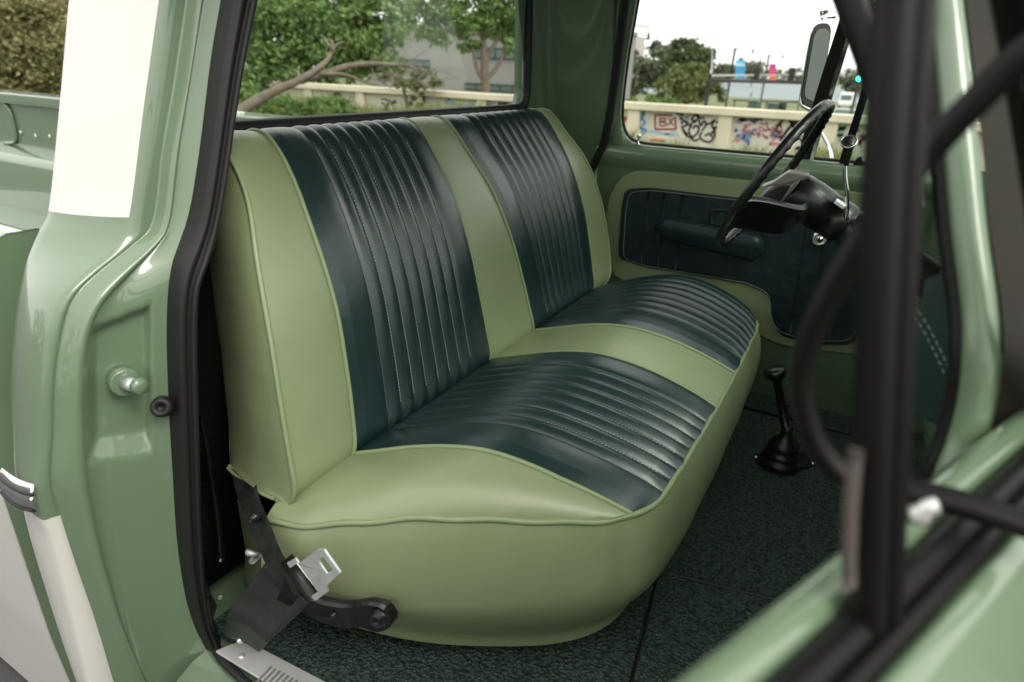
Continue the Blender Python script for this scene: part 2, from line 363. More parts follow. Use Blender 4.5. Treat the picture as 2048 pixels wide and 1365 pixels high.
# ------------------------------------------------------------------ trees
BARK = mat("bark", (0.11, 0.085, 0.065), 0.9, bump=[(20, 0.6, 0.03)], var=(8, 0.3))
DEADW = mat("dead_wood", (0.155, 0.125, 0.095), 0.9, bump=[(25, 0.5, 0.02)], var=(6, 0.25))
LEAF_A = leafmat("fresh_leaves", (0.105, 0.185, 0.055), (0.21, 0.31, 0.10))
LEAF_B = leafmat("hazed_dark_leaves", (0.05, 0.075, 0.032), (0.14, 0.18, 0.08))  # lightened: distance haze is painted into the leaf colour
LEAF_C = leafmat("olive_leaves", (0.075, 0.10, 0.032), (0.22, 0.24, 0.09))
LEAF_D = leafmat("brownish_leaves", (0.16, 0.165, 0.06), (0.30, 0.28, 0.13))
LEAF_E = leafmat("hazed_grey_green_leaves", (0.10, 0.115, 0.07), (0.20, 0.21, 0.14))  # pale range carries painted haze of the far trees
def crown_mesh(blobs, leaf, seed):
    """blobs: (cx,cy,cz,rx,ry,rz,n clumps,leaves per clump)"""
    g = np.random.default_rng(seed); V = []; 
    for (cx, cy, cz, rx, ry, rz, nc, nl) in blobs:
        for c in range(nc):
            d = g.normal(size=3); d /= np.linalg.norm(d); rad = g.uniform(.35, 1.0) ** .6
            cc = np.array([cx, cy, cz]) + d * rad * np.array([rx, ry, rz])
            cs = g.uniform(.16, .34) * min(rx, rz)
            p = cc + g.normal(size=(nl, 3)) * cs * np.array([1, 1, .6])
            a = g.normal(size=(nl, 3)); a /= np.linalg.norm(a, axis=1)[:, None]
            b = np.cross(a, g.normal(size=(nl, 3))); b /= np.linalg.norm(b, axis=1)[:, None]
            s = leaf * g.uniform(.6, 1.35, size=(nl, 1))
            V.append(np.stack([p - a * s, p + b * s * .45, p + a * s, p - b * s * .45], 1))
    V = np.concatenate(V).reshape(-1, 3); n = len(V) // 4
    return V, np.arange(n * 4).reshape(n, 4)
def tree(name, label, base, trunks, blobs, leafm, leaf, seed, cat="tree", group=None):
    root = thing(name, label, cat, tuple(map(float, base)), group)
    V, F = crown_mesh(blobs, leaf, seed); me = bpy.data.meshes.new("crown")
    me.from_pydata((V + np.array(base)).tolist(), [], F.tolist()); me.materials.append(leafm); me.update()
    o = bpy.data.objects.new("crown", me); COL.objects.link(o); o.parent = root; o.matrix_parent_inverse = Matrix.Translation(root.location).inverted()
    mb = MB()
    for path, r0, r1 in trunks:
        P = cr(np.array(path) + np.array(base), 12); mb.tube(P, np.linspace(r0, r1, 12), 8)
    mb.build("trunk", BARK, root)
    return root
def hscale(u, v, d): return d / FPX              # metres per photo pixel at depth d
def tree_px(name, label, u, vb, d, blobs_px, leafm, leaf, seed, trunk_px=None, group=None, cat="tree"):
    """blobs_px: (u, v, half width px, half height px, clumps, leaves) seen at depth d"""
    base = AT(u, vb, d); base[2] = gz(base[0]); bl = []
    for (bu, bv, hw, hh, nc, nl) in blobs_px:
        c = AT(bu, bv, d) - base; k = d / FPX
        bl.append((c[0], c[1], c[2], hw * k * .9, hw * k, hh * k, nc, nl))
    tr = []
    if trunk_px:
        for pts, r0, r1 in trunk_px:
            q = [AT(a, b_, d) - base for a, b_ in pts]; q[0][2] = min(q[0][2], 0.0) if len(tr) == 0 else q[0][2]
            tr.append((q, r0, r1))
    else:
        top = np.array(bl[0][:3]); tr.append(([(0, 0, 0), top * .35, top * .9], .12 * top[2] / 4 + .05, .03))
    return tree(name, label, base, tr, bl, leafm, leaf, seed, cat, group)
tree_px("broadleaf_tree", "large fresh green tree filling the left side of the rear window", 590, 215, 21,
        [(560, 60, 85, 95, 60, 120), (650, 30, 80, 70, 45, 120), (700, 85, 70, 62, 36, 120), (520, 160, 60, 60, 30, 120), (760, 20, 70, 45, 26, 120), (770, 100, 45, 40, 20, 120), (600, 130, 90, 50, 34, 120)], LEAF_A, .105, 1)
tree_px("forked_tree", "green tree with forked grey trunk in front of the grey office building", 970, 185, 26,
        [(930, 25, 60, 40, 26, 60), (1000, 15, 55, 40, 22, 60), (1040, 45, 45, 40, 18, 60), (890, 55, 40, 30, 14, 60), (960, 55, 45, 30, 12, 50), (860, 10, 45, 30, 14, 60), (1030, 85, 25, 25, 7, 50), (940, 95, 22, 24, 7, 50), (840, 40, 40, 34, 16, 60), (965, -20, 90, 40, 26, 60)], LEAF_A, .125, 2,
        trunk_px=[([(972, 195), (970, 150), (968, 110), (966, 70), (962, 20)], .26, .08), ([(972, 160), (990, 140), (1004, 115), (1012, 80)], .12, .05), ([(970, 165), (955, 140), (948, 110), (940, 80)], .12, .05), ([(970, 130), (985, 95), (1010, 60), (1030, 20)], .10, .04)])
tree_px("scrub_bush", "small olive scrub bush under the dead branch beside the wall", 830, 200, 17,
        [(800, 155, 50, 22, 16, 40), (850, 160, 40, 20, 12, 40), (838, 185, 14, 26, 8, 30)], LEAF_C, .07, 3, cat="bush")
tree_px("weedy_bush", "bright green weedy bush at the foot of the fallen branch", 500, 240, 14,
        [(480, 195, 40, 30, 16, 50), (560, 215, 45, 22, 16, 50), (650, 215, 60, 20, 20, 50)], LEAF_A, .07, 4, cat="bush")
tree_px("autumn_tree", "large olive brown tree rising behind the cargo bed", 60, 200, 19,
        [(30, 60, 110, 70, 90, 100), (100, 110, 70, 60, 60, 100), (-40, 130, 100, 70, 40, 80), (60, 160, 80, 40, 50, 100), (70, 10, 90, 50, 60, 100), (170, 60, 70, 70, 26, 60), (-120, 60, 90, 120, 34, 60)], LEAF_D, .075, 5)
tree_px("evergreen_tree", "tall dark rounded tree behind the olive bush, seen through the driver window", 1375, 215, 70,
        [(1375, 125, 38, 40, 34, 60), (1365, 98, 22, 18, 12, 50), (1385, 95, 14, 18, 10, 50), (1350, 140, 28, 30, 16, 50), (1400, 130, 22, 30, 14, 50)], LEAF_B, .32, 6)
tree_px("olive_bush", "wide olive green bush in front of the tall dark tree", 1370, 212, 52,
        [(1375, 165, 52, 30, 40, 60), (1345, 185, 48, 24, 24, 60), (1420, 188, 30, 22, 16, 60), (1385, 145, 32, 20, 16, 60)], LEAF_C, .2, 7, cat="bush")
tree_px("hazy_tree", "grey green tree at the left edge of the driver window", 1262, 205, 74,
        [(1262, 150, 34, 42, 28, 60), (1250, 120, 22, 22, 12, 50), (1295, 160, 26, 30, 16, 50)], LEAF_E, .34, 8)
tree_px("slender_tree", "grey green tree between the hazy tree and the tall dark tree", 1318, 205, 80,
        [(1318, 120, 22, 30, 18, 60), (1318, 95, 18, 14, 10, 50), (1312, 150, 26, 28, 16, 50)], LEAF_E, .34, 9)
HEDGE = [(1252, 200, 20), (1318, 199, 26), (1345, 202, 16)]
for i, (u, v, hw) in enumerate(HEDGE):
    tree_px("low_shrub", ["low green shrub behind the wall at the window's left edge", "longest low green shrub behind the wall above the red lettering", "small low shrub behind the wall below the olive bush"][i],
            u, v + 8, 36, [(u, v, hw, 7, 12, 40)], LEAF_A, .12, 20 + i, cat="shrub", group="shrubs behind the wall")
# far bank woods: one mass
V, F = [], []
g = np.random.default_rng(5); bl = []
for u in range(1180, 2100, 14):
    d = 640 + g.uniform(-30, 60); p = AT(u, 158, d); p[2] = -2.5; h = g.uniform(9, 17) * (1.5 if 1470 < u < 1520 else 1)
    bl.append((p[0], p[1], p[2] + h * .5, 7 + g.uniform(0, 5), 7 + g.uniform(0, 5), h * .55, 9, 28))
V, F = crown_mesh(bl, 1.5, 30); me = bpy.data.meshes.new("far_woods"); me.from_pydata(V.tolist(), [], F.tolist()); me.materials.append(LEAF_E); me.update()
o = bpy.data.objects.new("far_woods", me); COL.objects.link(o); tag(o, kind='stuff')
for i, (u, vt, hw, d) in enumerate([(1437, 128, 16, 300), (1458, 132, 12, 320), (1503, 122, 18, 310), (1712, 150, 20, 200), (1735, 158, 16, 180)]):
    tree_px("distant_tree", ["distant tree just right of the traffic signal pole", "distant tree left of the blue banner", "distant round tree between the two banners", "distant tree seen right of the mirror in the vent window", "distant tree beside the black vent bar"][i],
            u, 170, d, [(u, vt + 14, hw, 16, 16, 40), (u - hw * .5, vt + 22, hw * .7, 12, 8, 40)], LEAF_E, .9, 40 + i, group="distant trees by the river")

g = np.random.default_rng(9); bl = []  # unseen trees added behind the camera for dark reflections in paint and mirror
for k in range(26):
    y = -30 + k * 2.6; h = g.uniform(4.5, 8.5); bl.append((-17 + g.uniform(-3, 2), y, GZ + h * .5, 2.2, 2.2, h * .55, 12, 40))
V, F = crown_mesh(bl, .28, 31); me = bpy.data.meshes.new("unseen_reflected_woods"); me.from_pydata(V.tolist(), [], F.tolist()); me.materials.append(LEAF_B); me.update()
o = bpy.data.objects.new("unseen_reflected_woods", me); COL.objects.link(o); tag(o, kind='stuff')

# fallen dead branch in front of the wall
fb = thing("fallen_branch", "dead grey fallen tree limb with forked bare branches outside the rear window", "branch", tuple(AT(470, 240, 13)))
def lim(mb, pts, d0, d1, r0, r1):
    n = len(pts); P = [AT(u, v, lerp(d0, d1, i / (n - 1))) for i, (u, v) in enumerate(pts)]; P = cr(P, n * 5); mb.tube(P, np.linspace(r0, r1, len(P)), 8)
mb = MB(); lim(mb, [(440, 250), (500, 210), (545, 185), (590, 165), (630, 142), (655, 120), (665, 95), (662, 80)], 12.6, 13.2, .13, .03)
mb.build("main_limb", DEADW, fb)
for pts, r in [([(600, 160), (650, 148), (700, 132), (760, 128), (830, 136), (860, 150)], .09), ([(640, 148), (690, 150), (730, 165), (760, 172)], .05), ([(660, 95), (650, 78), (640, 70)], .03),
               ([(664, 100), (676, 88), (690, 84)], .025), ([(600, 160), (595, 145), (580, 138)], .03), ([(555, 178), (552, 168), (560, 160)], .04)]:
    mb = MB(); lim(mb, pts, 13.0, 13.4, r, .012); mb.build("side_limb", DEADW, fb)
q = random.Random(5)
mb = MB()
for i in range(34):
    u, v = q.uniform(740, 870), q.uniform(118, 165); a = q.uniform(-.6, 1.2); l = q.uniform(20, 55)
    lim(mb, [(u, v), (u + l * .5 * math.cos(a), v + l * .5 * math.sin(a) + q.uniform(-4, 4)), (u + l * math.cos(a), v + l * math.sin(a))], 13.3, 13.3 + q.uniform(-.5, .5), .012, .004)
mb.build("twigs", DEADW, fb)

# grey office building beyond the trees
OFF = mat("grey_render", (0.20, 0.205, 0.195), 0.85, var=(0.4, 0.08), bump=[(8, 0.1, 0.02)])
OFFW = mat("dark_window_glass", (0.06, 0.10, 0.10), 0.12, bump=[(1, .05, .05)])
dO = 46
ob = thing("office_building", "grey two storey office building with ribbon windows behind the forked tree", "building", tuple(AT(930, 200, dO)))
p0, p1 = PX(740, 190, 42.0), PX(1180, 200, 42.0); zb = gz(42.0)
yA, yB = p0[1], p1[1]; zr = PX(930, 57, 42.0)[2]
MB().box((46.0, (yA + yB) / 2, (zr + zb) / 2), (8, abs(yA - yB), zr - zb)).build("wall", OFF, ob)
MB().box((45.9, (yA + yB) / 2, zr + .12), (8.3, abs(yA - yB) + .3, .24)).build("parapet", OFF, ob, bevel=.03)
for (u0, u1, v0, v1) in [(953, 1050, 97, 120), (930, 1050, 167, 186), (1065, 1170, 99, 122), (1065, 1170, 168, 188), (800, 860, 120, 135)]:
    a, c = PX(u0, v0, 41.97), PX(u1, v1, 41.97)
    w = MB().box((41.96, (a[1] + c[1]) / 2, (a[2] + c[2]) / 2), (.10, abs(a[1] - c[1]), abs(a[2] - c[2]))).build("window", OFFW, ob)
    mb = MB()
    for zz_ in (a[2], c[2]): mb.box((41.9, (a[1] + c[1]) / 2, zz_), (.05, abs(a[1] - c[1]), .08))
    for k in range(1, 5):
        y = lerp(a[1], c[1], k / 5); mb.box((41.90, y, (a[2] + c[2]) / 2), (.04, .07, abs(a[2] - c[2])))
    mb.build("window_frame", DARKMETAL, w)
BRK = mat("brown_reflection_tone", (.16, .095, .06), .9, var=(5, .25), bump=[(14, .4, .02)])  # invented building, its brown stands in for a reflection in the glass
bb = thing("brown_reflection_block", "made-up brown building in place of a brown reflection, blurred beyond the windscreen post", "building", (9.0, -9.5, GZ))
MB().box((9.5, -12.5, 1.6), (9, 5, 4.4)).build("wall", BRK, bb)
MB().box((9.5, -12.5, 3.9), (9.4, 5.4, .25)).build("roof", DARKMETAL, bb, bevel=.03)
for x_ in (6.4, 9.0, 11.6):
    w = MB().box((x_, -9.98, 1.5), (1.3, .1, 1.5)).build("window", OFFW, bb); MB().box((x_, -9.95, .72), (1.5, .16, .08)).build("sill", CONC, w)
tw = thing("tower_block", "pale distant tower block above the trees at the window's left edge", "building", tuple(AT(1262, 150, 330)))
c = AT(1262, 118, 330); MB().box((c[0], c[1], (c[2] + 3) / 2 + 2), (14, 9, c[2] + 14)).build("wall", mat("tower_wall", (.42, .38, .35), .8), tw)
mb = MB()
for k in range(5): mb.box((c[0] - 7.05, c[1], c[2] + 6 - k * 3.2), (.2, 8, 1.2))
mb.build("windows", OFFW, tw)

# street lamps with banners
POLE = mat("lamp_pole_metal", (0.03, 0.032, 0.035), 0.5); POLEW = mat("pale_lamp_metal", (0.45, 0.44, 0.42), 0.5)
LAMPG = mat("lamp_globe", (0.9, 0.9, 0.88), 0.3, emit=((1, .97, .9), 1.3))
def lamp(label, u, vtop, d, uh, vh, bands=None, ub=None):
    top = AT(u, vtop, d); base = np.array([top[0], top[1], gz(top[0])]); k = d / FPX
    t = thing("street_lamp", label, "street lamp", tuple(base), "street lamps along the street")
    MB().tube([base, base + (0, 0, .8), base + (0, 0, .81), top], [.15, .14, .095, .08], 10).build("pole", POLE, t)
    hp = AT(uh, vh, d)
    arm = cr([top + (0, 0, -.2), lerp(top, hp, .3) + np.array((0, 0, .28)), lerp(top, hp, .75) + np.array((0, 0, .42)), hp + (0, 0, .38), hp + (0, 0, .12)], 16)
    MB().tube(arm, .05, 8).build("arm", POLEW, t)
    sh = MB().lathe(hp + (0, 0, -.22), (0, 0, 1), [(.13, 0), (.12, .06), (.07, .14), (.07, .28), (.03, .36)], 14).build("lamp_head", POLE, t)
    MB().lathe(hp + (0, 0, -.50), (0, 0, 1), [(.03, 0), (.13, .05), (.17, .15), (.15, .25), (.12, .29)], 14).build("lamp_globe", LAMPG, sh)
    MB().lathe(top + (0, 0, -.25), (0, 0, 1), [(.05, 0), (.10, .1), (.04, .2), (.12, .26), (.02, .32)], 12).build("finial", POLE, t)
    if bands:
        u0, u1, bs = bands
        ba = MB(); mats = []
        for (v0, v1, m) in bs:
            a, c = AT(u0, v0, d), AT(u1, v1, d)
            ax = nv((c - a) * np.array([1, 1, 0])); w = np.linalg.norm((c - a)[:2])
            ba.box((np.array([a[0], a[1], 0]) + ax * w / 2 + np.array([0, 0, (a[2] + c[2]) / 2])), (w, .03, abs(a[2] - c[2])), (ax, (-ax[1], ax[0], 0), (0, 0, 1)), mi=len(mats)); mats.append(m)
        ba.build("banner", mats, t)
        a, c = AT(u0, bs[0][0], d), AT(u1, bs[0][0], d); MB().tube([a, c], .02, 6).build("banner_arm", POLE, t)
    return t
bm = lambda n, c: mat("banner_" + n, c, .6, var=(3, .12))
BL1, BL2, BL3, BL4 = bm("cyan", (.10, .42, .62)), bm("blue", (.05, .28, .52)), bm("violet", (.30, .28, .55)), bm("pale", (.35, .60, .75))
PK1, PK2, PK3 = bm("magenta", (.50, .03, .28)), bm("pink", (.68, .06, .18)), bm("orange", (.75, .16, .08))
lamp("leftmost street lamp, only its arm and head showing past the door frame", 1218, 62, 33, 1297, 72)
lamp("street lamp with the blue and violet banner behind the wall", 1470, 98, 50, 1506, 102, (1472, 1489, [(121, 127, BL1), (127, 133, BL4), (133, 150, BL2), (150, 158, BL2), (158, 167, BL3)]))
lamp("street lamp with the magenta to orange banner behind the wall", 1538, 111, 60, 1566, 113, (1540, 1551, [(129, 137, PK1), (137, 151, PK2), (151, 165, PK3)]))
# traffic signal mast with arms
SIG = mat("signal_black", (0.012, 0.012, 0.013), .5)
d = 42; top = AT(1421, 148, d); base = np.array([top[0], top[1], gz(top[0])])
ts = thing("traffic_signal", "black traffic signal mast with two long horizontal arms carrying signal heads over the street", "traffic signal", tuple(base))
MB().tube([base, base + (0, 0, 1.0), base + (0, 0, 1.02), top], [.22, .20, .15, .13], 12).build("mast", SIG, ts)
MB().tube([AT(1421, 152, d), AT(1480, 151, d), AT(1615, 150, d)], [.06, .05, .04], 8).build("mast_arm", POLEW, ts)
MB().tube([AT(1421, 161, d - .4), AT(1500, 163, d - .4), AT(1618, 166, d - .4)], [.12, .11, .10], 8).build("mast_arm", SIG, ts)
MB().tube([AT(1425, 99, d), AT(1424, 135, d), AT(1421, 150, d)], [.04, .05, .07], 8).build("mast_extension", POLEW, ts)
for u in (1513, 1583):
    p = AT(u, 150, d); h = MB().box(p, (.25, .42, .86)).build("signal_head", SIG, ts, bevel=.02)
    mb = MB()
    for k in (-.26, 0, .26): mb.lathe(p + np.array((.12, 0, k)), (1, 0, 0), [(.12, 0), (.13, .16)], 12)
    mb.build("visors", SIG, h)
d = 40; p = AT(1718, 158, d); gl = thing("green_traffic_light", "lit green traffic light beside the black vent window bar", "traffic light", (p[0], p[1], gz(p[0])))
MB().tube([(p[0] + .2, p[1], gz(p[0])), (p[0] + .2, p[1], p[2] + .9)], .08, 8).build("pole", SIG, gl)
hd = MB().box(p + np.array((.12, 0, .22)), (.2, .42, 1.1)).build("signal_head", SIG, gl, bevel=.02)
MB().lathe(p + np.array((.02, 0, 0)), (-1, 0, 0), [(.15, 0), (.13, .04), (.05, .06)], 14).build("green_lens", mat("green_lens", (.02, .6, .4), .3, emit=((.05, 1, .65), 5)), hd)

# green utility bins, far people and vehicles
BIN = mat("green_bin", (0.035, 0.075, 0.06), .5)
for i, (u, v, wp, hp) in enumerate([(1507, 211, 18, 13), (1547, 214, 20, 9)]):
    d = 33; k = d / FPX; p = AT(u, v, d); z0 = gz(p[0]); h = max(.55, p[2] + hp * k / 2 - z0)
    t = thing("utility_cabinet", ["dark green utility cabinet beside the blue banner's lamp post", "wider low dark green utility cabinet nearer the steering wheel"][i], "cabinet", (p[0], p[1], z0), "green cabinets behind the wall")
    MB().box((p[0], p[1], z0 + h / 2), (.6, wp * k, h)).build("body", BIN, t, bevel=.03)
    MB().box((p[0], p[1], z0 + h + .03), (.68, wp * k + .08, .06)).build("lid", BIN, t, bevel=.02)
d = 33; p = AT(1566, 211, d); t = thing("litter_bin", "black litter bin right of the two green cabinets", "bin", (p[0], p[1], gz(p[0])))
h = p[2] - gz(p[0]) + .12
MB().lathe((p[0], p[1], gz(p[0])), (0, 0, 1), [(.15, 0), (.19, .1), (.2, h - .1), (.21, h - .08)], 14).build("body", SIG, t)
MB().lathe((p[0], p[1], gz(p[0]) + h - .06), (0, 0, 1), [(.22, 0), (.2, .08), (.1, .14)], 14).build("lid", SIG, t)
# low guard rail on the far side of the street
d = 60; t = thing("guard_rail", "low dark guard rail along the far side of the street", "railing", tuple(AT(1500, 206, d)))
MB().tube([AT(1465, 201, d), AT(1600, 205, d)], .07, 8).build("rail", SIG, t)
for u in (1470, 1502, 1534, 1566, 1598):
    a = AT(u, lerp(201, 205, (u - 1465) / 135), d); MB().tube([(a[0], a[1], gz(a[0])), a], .05, 6).build("post", SIG, t)
# walking person on the river bank
pb = AT(1502, 192, 146); pb[2] = gz(pb[0])
SHIRT = mat("red_shirt", (0.45, 0.05, 0.04), .8); SKIN = mat("skin", (.42, .25, .17), .6); SHORT = mat("dark_shorts", (.02, .02, .025), .8)
pn = thing("person", "person in a red shirt and dark shorts walking on the far river bank", "person", tuple(pb))
def person_mesh():
    mb = MB()
    P = lambda *a: np.array(pb) + np.array(a)
    for s, f in ((.09, .22), (-.09, -.22)):
        mb.tube(cr([P(s, 0, .9), P(s, f * .5 + .05, .48), P(s, f, .06)], 8), np.linspace(.085, .045, 8), 8, mi=0)
        mb.tube([P(s, f, .05), P(s, f - .2, .04)], [.045, .035], 6, mi=0)
    mb.tube(cr([P(0, 0, .84), P(0, 0, 1.05), P(0, 0, 1.3), P(0, 0, 1.46), P(0, 0, 1.54)], 12), [.15, .155, .15, .145, .15, .165, .175, .18, .17, .12, .07, .05], 10, flat=.65, up=(0, 1, 0), mi=0)
    for s, f in ((.21, -.18), (-.21, .18)): mb.tube(cr([P(s * .9, 0, 1.42), P(s * 1.1, f * .4, 1.15), P(s, f, .88)], 8), np.linspace(.05, .03, 8), 8, mi=0)
    mb.lathe(P(0, 0, 1.5), (0, 0, 1), [(.05, 0), (.08, .06), (.10, .14), (.09, .22), (.03, .27)], 12, mi=0)
    return mb
person_mesh().build("body", SKIN, pn)
Pq = lambda *a: np.array(pb) + np.array(a)
MB().tube(cr([Pq(0, 0, .92), Pq(0, 0, 1.1), Pq(0, 0, 1.3), Pq(0, 0, 1.47)], 8), [.17, .175, .175, .18, .19, .20, .19, .1], 10, flat=.7, up=(0, 1, 0)).tube([Pq(.19, 0, 1.43), Pq(.24, -.05, 1.2)], [.075, .07], 8).tube([Pq(-.19, 0, 1.43), Pq(-.24, .05, 1.2)], [.075, .07], 8).build("shirt", SHIRT, pn)
MB().tube([Pq(.09, 0, .94), Pq(.09, .08, .6)], [.11, .1], 8).tube([Pq(-.09, 0, .94), Pq(-.09, -.08, .6)], [.11, .1], 8).build("shorts", SHORT, pn)
# vehicles seen past the steering wheel
VW = mat("white_vehicle_paint", (.75, .75, .73), .3, coat=.5); CARG = mat("silver_vehicle_paint", (.30, .31, .33), .3, metal=.4, coat=.5)
HEADL = mat("headlamp_lit", (1, 1, .95), .2, emit=((1, .93, .75), 6))
def vehicle(name, label, u, v, d, van, m, head=True):
    p = AT(u, v, d); z0 = gz(p[0]); t = thing(name, label, "van" if van else "car", (p[0], p[1], z0))
    o_ = np.array([p[0], p[1], z0]); Lx = 4.6 if not van else 5.2
    prof = [(0, .35), (0, .8), (.15, .95), (1.1, 1.05), (1.75, 1.5 if not van else 2.1), (3.4 if not van else 5.1, 1.5 if not van else 2.15), (4.3 if not van else 5.2, 1.05), (Lx, .95), (Lx, .35)]
    poly = poly_round([o_ + np.array([x, -.85, z]) for x, z in prof], .12, 3)
    MB().prism(poly, (0, 1.7, 0)).build("body", m, t, bevel=.06, seg=3)
    MB().prism([o_ + np.array([x, -.72, z]) for x, z in ((1.12, 1.09), (1.70, 1.44 if not van else 1.95), (1.68, 1.46 if not van else 1.97), (1.08, 1.10))], (0, 1.44, 0)).build("windscreen", OFFW, t)
    for x in (.85, Lx - .9):
        for y in (-.86, .66):
            w_ = MB().lathe(o_ + np.array([x, y, .33]), (0, 1, 0), [(.2, -.02), (.33, 0), (.33, .2), (.2, .22)], 18).build("wheel", RUBBER, t)
            MB().lathe(o_ + np.array([x, y - .03, .33]), (0, 1, 0), [(.05, 0), (.2, .02), (.2, .24), (.05, .27)], 14).build("rim", POLEW, w_)
    if head:
        for y in (-.62, .62): MB().lathe(o_ + np.array([-.02, y, .72]), (-1, 0, 0), [(.12, 0), (.09, .04), (.03, .05)], 12).build("headlight", HEADL, t)
    return t
vehicle("approaching_car", "silver car with headlights lit beyond the wall, past the steering wheel's top", 1690, 226, 41, False, CARG)
vehicle("delivery_van", "white van parked farther off beside the black vent bar", 1694, 186, 90, True, VW, False)
#@@TRUCK
# ================================================================== PICKUP TRUCK
truck = thing("pickup_truck", "vintage green and cream pickup truck with its passenger door open onto a green bench seat", "pickup truck", (0.95, 0.6, GZ))
def contour(pts, Y):
    q = np.array([PY(u, v, Y) for u, v in cr(pts, 90)]); o = np.argsort(q[:, 2]); return q[o][:, 2], q[o][:, 0]
def at_z(c, z):
    zs, xs_ = c
    if z > zs[-1]: return xs_[-1] + (xs_[-1] - xs_[-8]) / (zs[-1] - zs[-8]) * (z - zs[-1])
    if z < zs[0]: return xs_[0] + (xs_[7] - xs_[0]) / (zs[7] - zs[0]) * (z - zs[0])
    return float(np.interp(z, zs, xs_))
C0 = contour([(150, -80), (138, 0), (120, 200), (98, 415), (80, 460), (55, 520), (36, 600), (25, 700), (22, 800), (26, 880), (30, 925), (49, 1027), (75, 1120), (124, 1265), (160, 1352), (190, 1430)], 1.16)
C1 = contour([(332, -80), (320, 0), (290, 210), (258, 445), (225, 500), (165, 550), (120, 600), (95, 680), (83, 780), (80, 900), (73, 985), (85, 1040), (104, 1085), (140, 1210), (170, 1330), (190, 1410)], 1.0)
C2 = contour([(390, -80), (378, 0), (355, 160), (330, 300), (310, 445), (270, 490), (195, 550), (148, 600), (125, 680), (113, 770), (111, 860), (105, 960), (129, 1042), (155, 1125), (196, 1244), (227, 1347), (250, 1420)], 0.985)
C3 = contour([(412, -80), (400, 0), (375, 160), (352, 300), (335, 440), (310, 490), (250, 550), (190, 620), (165, 700), (158, 780), (160, 880), (170, 980), (195, 1100), (235, 1240), (275, 1340), (310, 1420)], 0.96)
C4 = contour([(470, -80), (460, 0), (440, 120), (410, 340), (390, 450), (355, 540), (345, 650), (348, 800), (356, 950), (366, 1100), (388, 1225), (425, 1310), (480, 1400)], 0.915)
C5 = contour([(530, -80), (515, 0), (490, 120), (470, 240), (450, 380), (425, 500), (398, 580), (394, 700), (398, 900), (404, 1100), (416, 1230), (440, 1300), (490, 1385)], 0.89)
ZB = float(PY(178, 430, 1.08)[2])                  # colour break below the greenhouse
ZT = 0.40                                          # trim line
def recess(u, v):
    """depth 0..1 of the pressed recess in the door jamb (drawn in its own face coordinates)"""
    x = [ (v - (665 - (u - 165) * .40)) / 16, (303 - u + (v - 600) * .01) / 9, (u - (172 + max(0, 640 - v) * .3)) / 26 ]
    l1 = (928 - (u - 170) * .135 - v); x.append(l1 / 40)
    return max(0.0, min(1.0, min(x)))
rows = np.unique(np.r_[np.linspace(-.50, 1.62, 265), ZB - .001, ZB + .001, .4445, .4455])
JN = 34; G = []
for z in rows:
    x0, x1, x2, x3, x4 = (at_z(c, z) for c in (C0, C1, C2, C3, C4)); r = []
    r += [(x0 + .16, 1.185, z), (x0 + .03, 1.182, z), (x0 + .008, 1.175, z), (x0, 1.16, z)]
    for t in (.12, .3, .5, .7, .88): r.append((lerp(x0, x1, t) - .012 * math.sin(math.pi * t), lerp(1.16, 1.0, t), z))
    r += [(x1, 1.003, z), (lerp(x1, x2, .08) + .001, .9975, z), (lerp(x1, x2, .5), .995, z), (lerp(x1, x2, .86), .99, z), (lerp(x1, x2, .96), .992, z),
          (lerp(x2, x3, .12), .988, z), (lerp(x2, x3, .35), .972, z), (lerp(x2, x3, .7), .958, z), (x3, .954, z)]
    for k in range(1, JN + 1):
        t = k / JN; p = np.array([lerp(x3, x4, t), lerp(.956, .915, t), z])
        dip = .014 * (1 - math.exp(-t * 9))          # ridge stands proud of the jamb face
        p = p + np.array([.25, .95, 0]) * dip
        u, v = pix(p); p = p + np.array([.35, .93, 0]) * (.024 * recess(u, v)); r.append(tuple(p))
    r += [(x4 + .008, .93, z), (x4 + .012, .95, z)]
    G.append(r)
def cmat(i, j):
    zc = (rows[i] + rows[i + 1]) / 2
    if zc > ZB and j < 9: return 1
    if zc < .445 and j < 13: return 1
    return 0
MB().grid(G, mfun=cmat).build("cab_side", [GREEN, CREAM], truck)
# door seal following the opening
G = []
for z in np.linspace(-.06, 1.62, 160):
    a, c = at_z(C4, z), at_z(C5, z); r = []
    for k in range(17):
        t = k / 16; h = .016 * (max(0, math.sin(math.pi * min(1, t / .60))) ** .6 if t < .60 else .9 * max(0, math.sin(math.pi * (t - .60) / .40)) ** .6)
        r.append((lerp(a, c, t) - h * .45, lerp(.912, .888, t) - h * .9, z))
    r.append((c + .03, .93, z)); r.insert(0, (a - .003, .945, z)); G.append(r)
MB().grid(G).build("door_seal", RUBBER, truck)
# inner B pillar, black painted, behind the seat end
mb = MB(); G = []
for z in np.linspace(-.05, 1.02, 30):
    c = at_z(C5, z); G.append([(c + .004, .90, z), (c + .03, .955, z), (c + .05, .99, z), (c + .085, 1.02, z), (c + .09, 1.15, z)])
mb.grid(G); mb.grid([[(at_z(C5, z) + lerp(.004, .34, t), 1.03 + .0 * t, z) for t in np.linspace(0, 1, 6)] for z in np.linspace(.03, .98, 12)]); ip = mb.build("inner_pillar_panel", INTBLACK, truck)
pth = [PY(u, v, .985) for u, v in [(400, 830), (418, 925), (434, 1040), (440, 1118)]]
MB().tube(cr(pth, 14), np.linspace(.004, .012, 14), 8).build("pressed_rib", INTBLACK, ip)
MB().lathe(PY(440, 1195, .985), (-.5, -.85, 0), [(.006, 0), (.005, .003)], 10).build("rivet", ALU, ip)
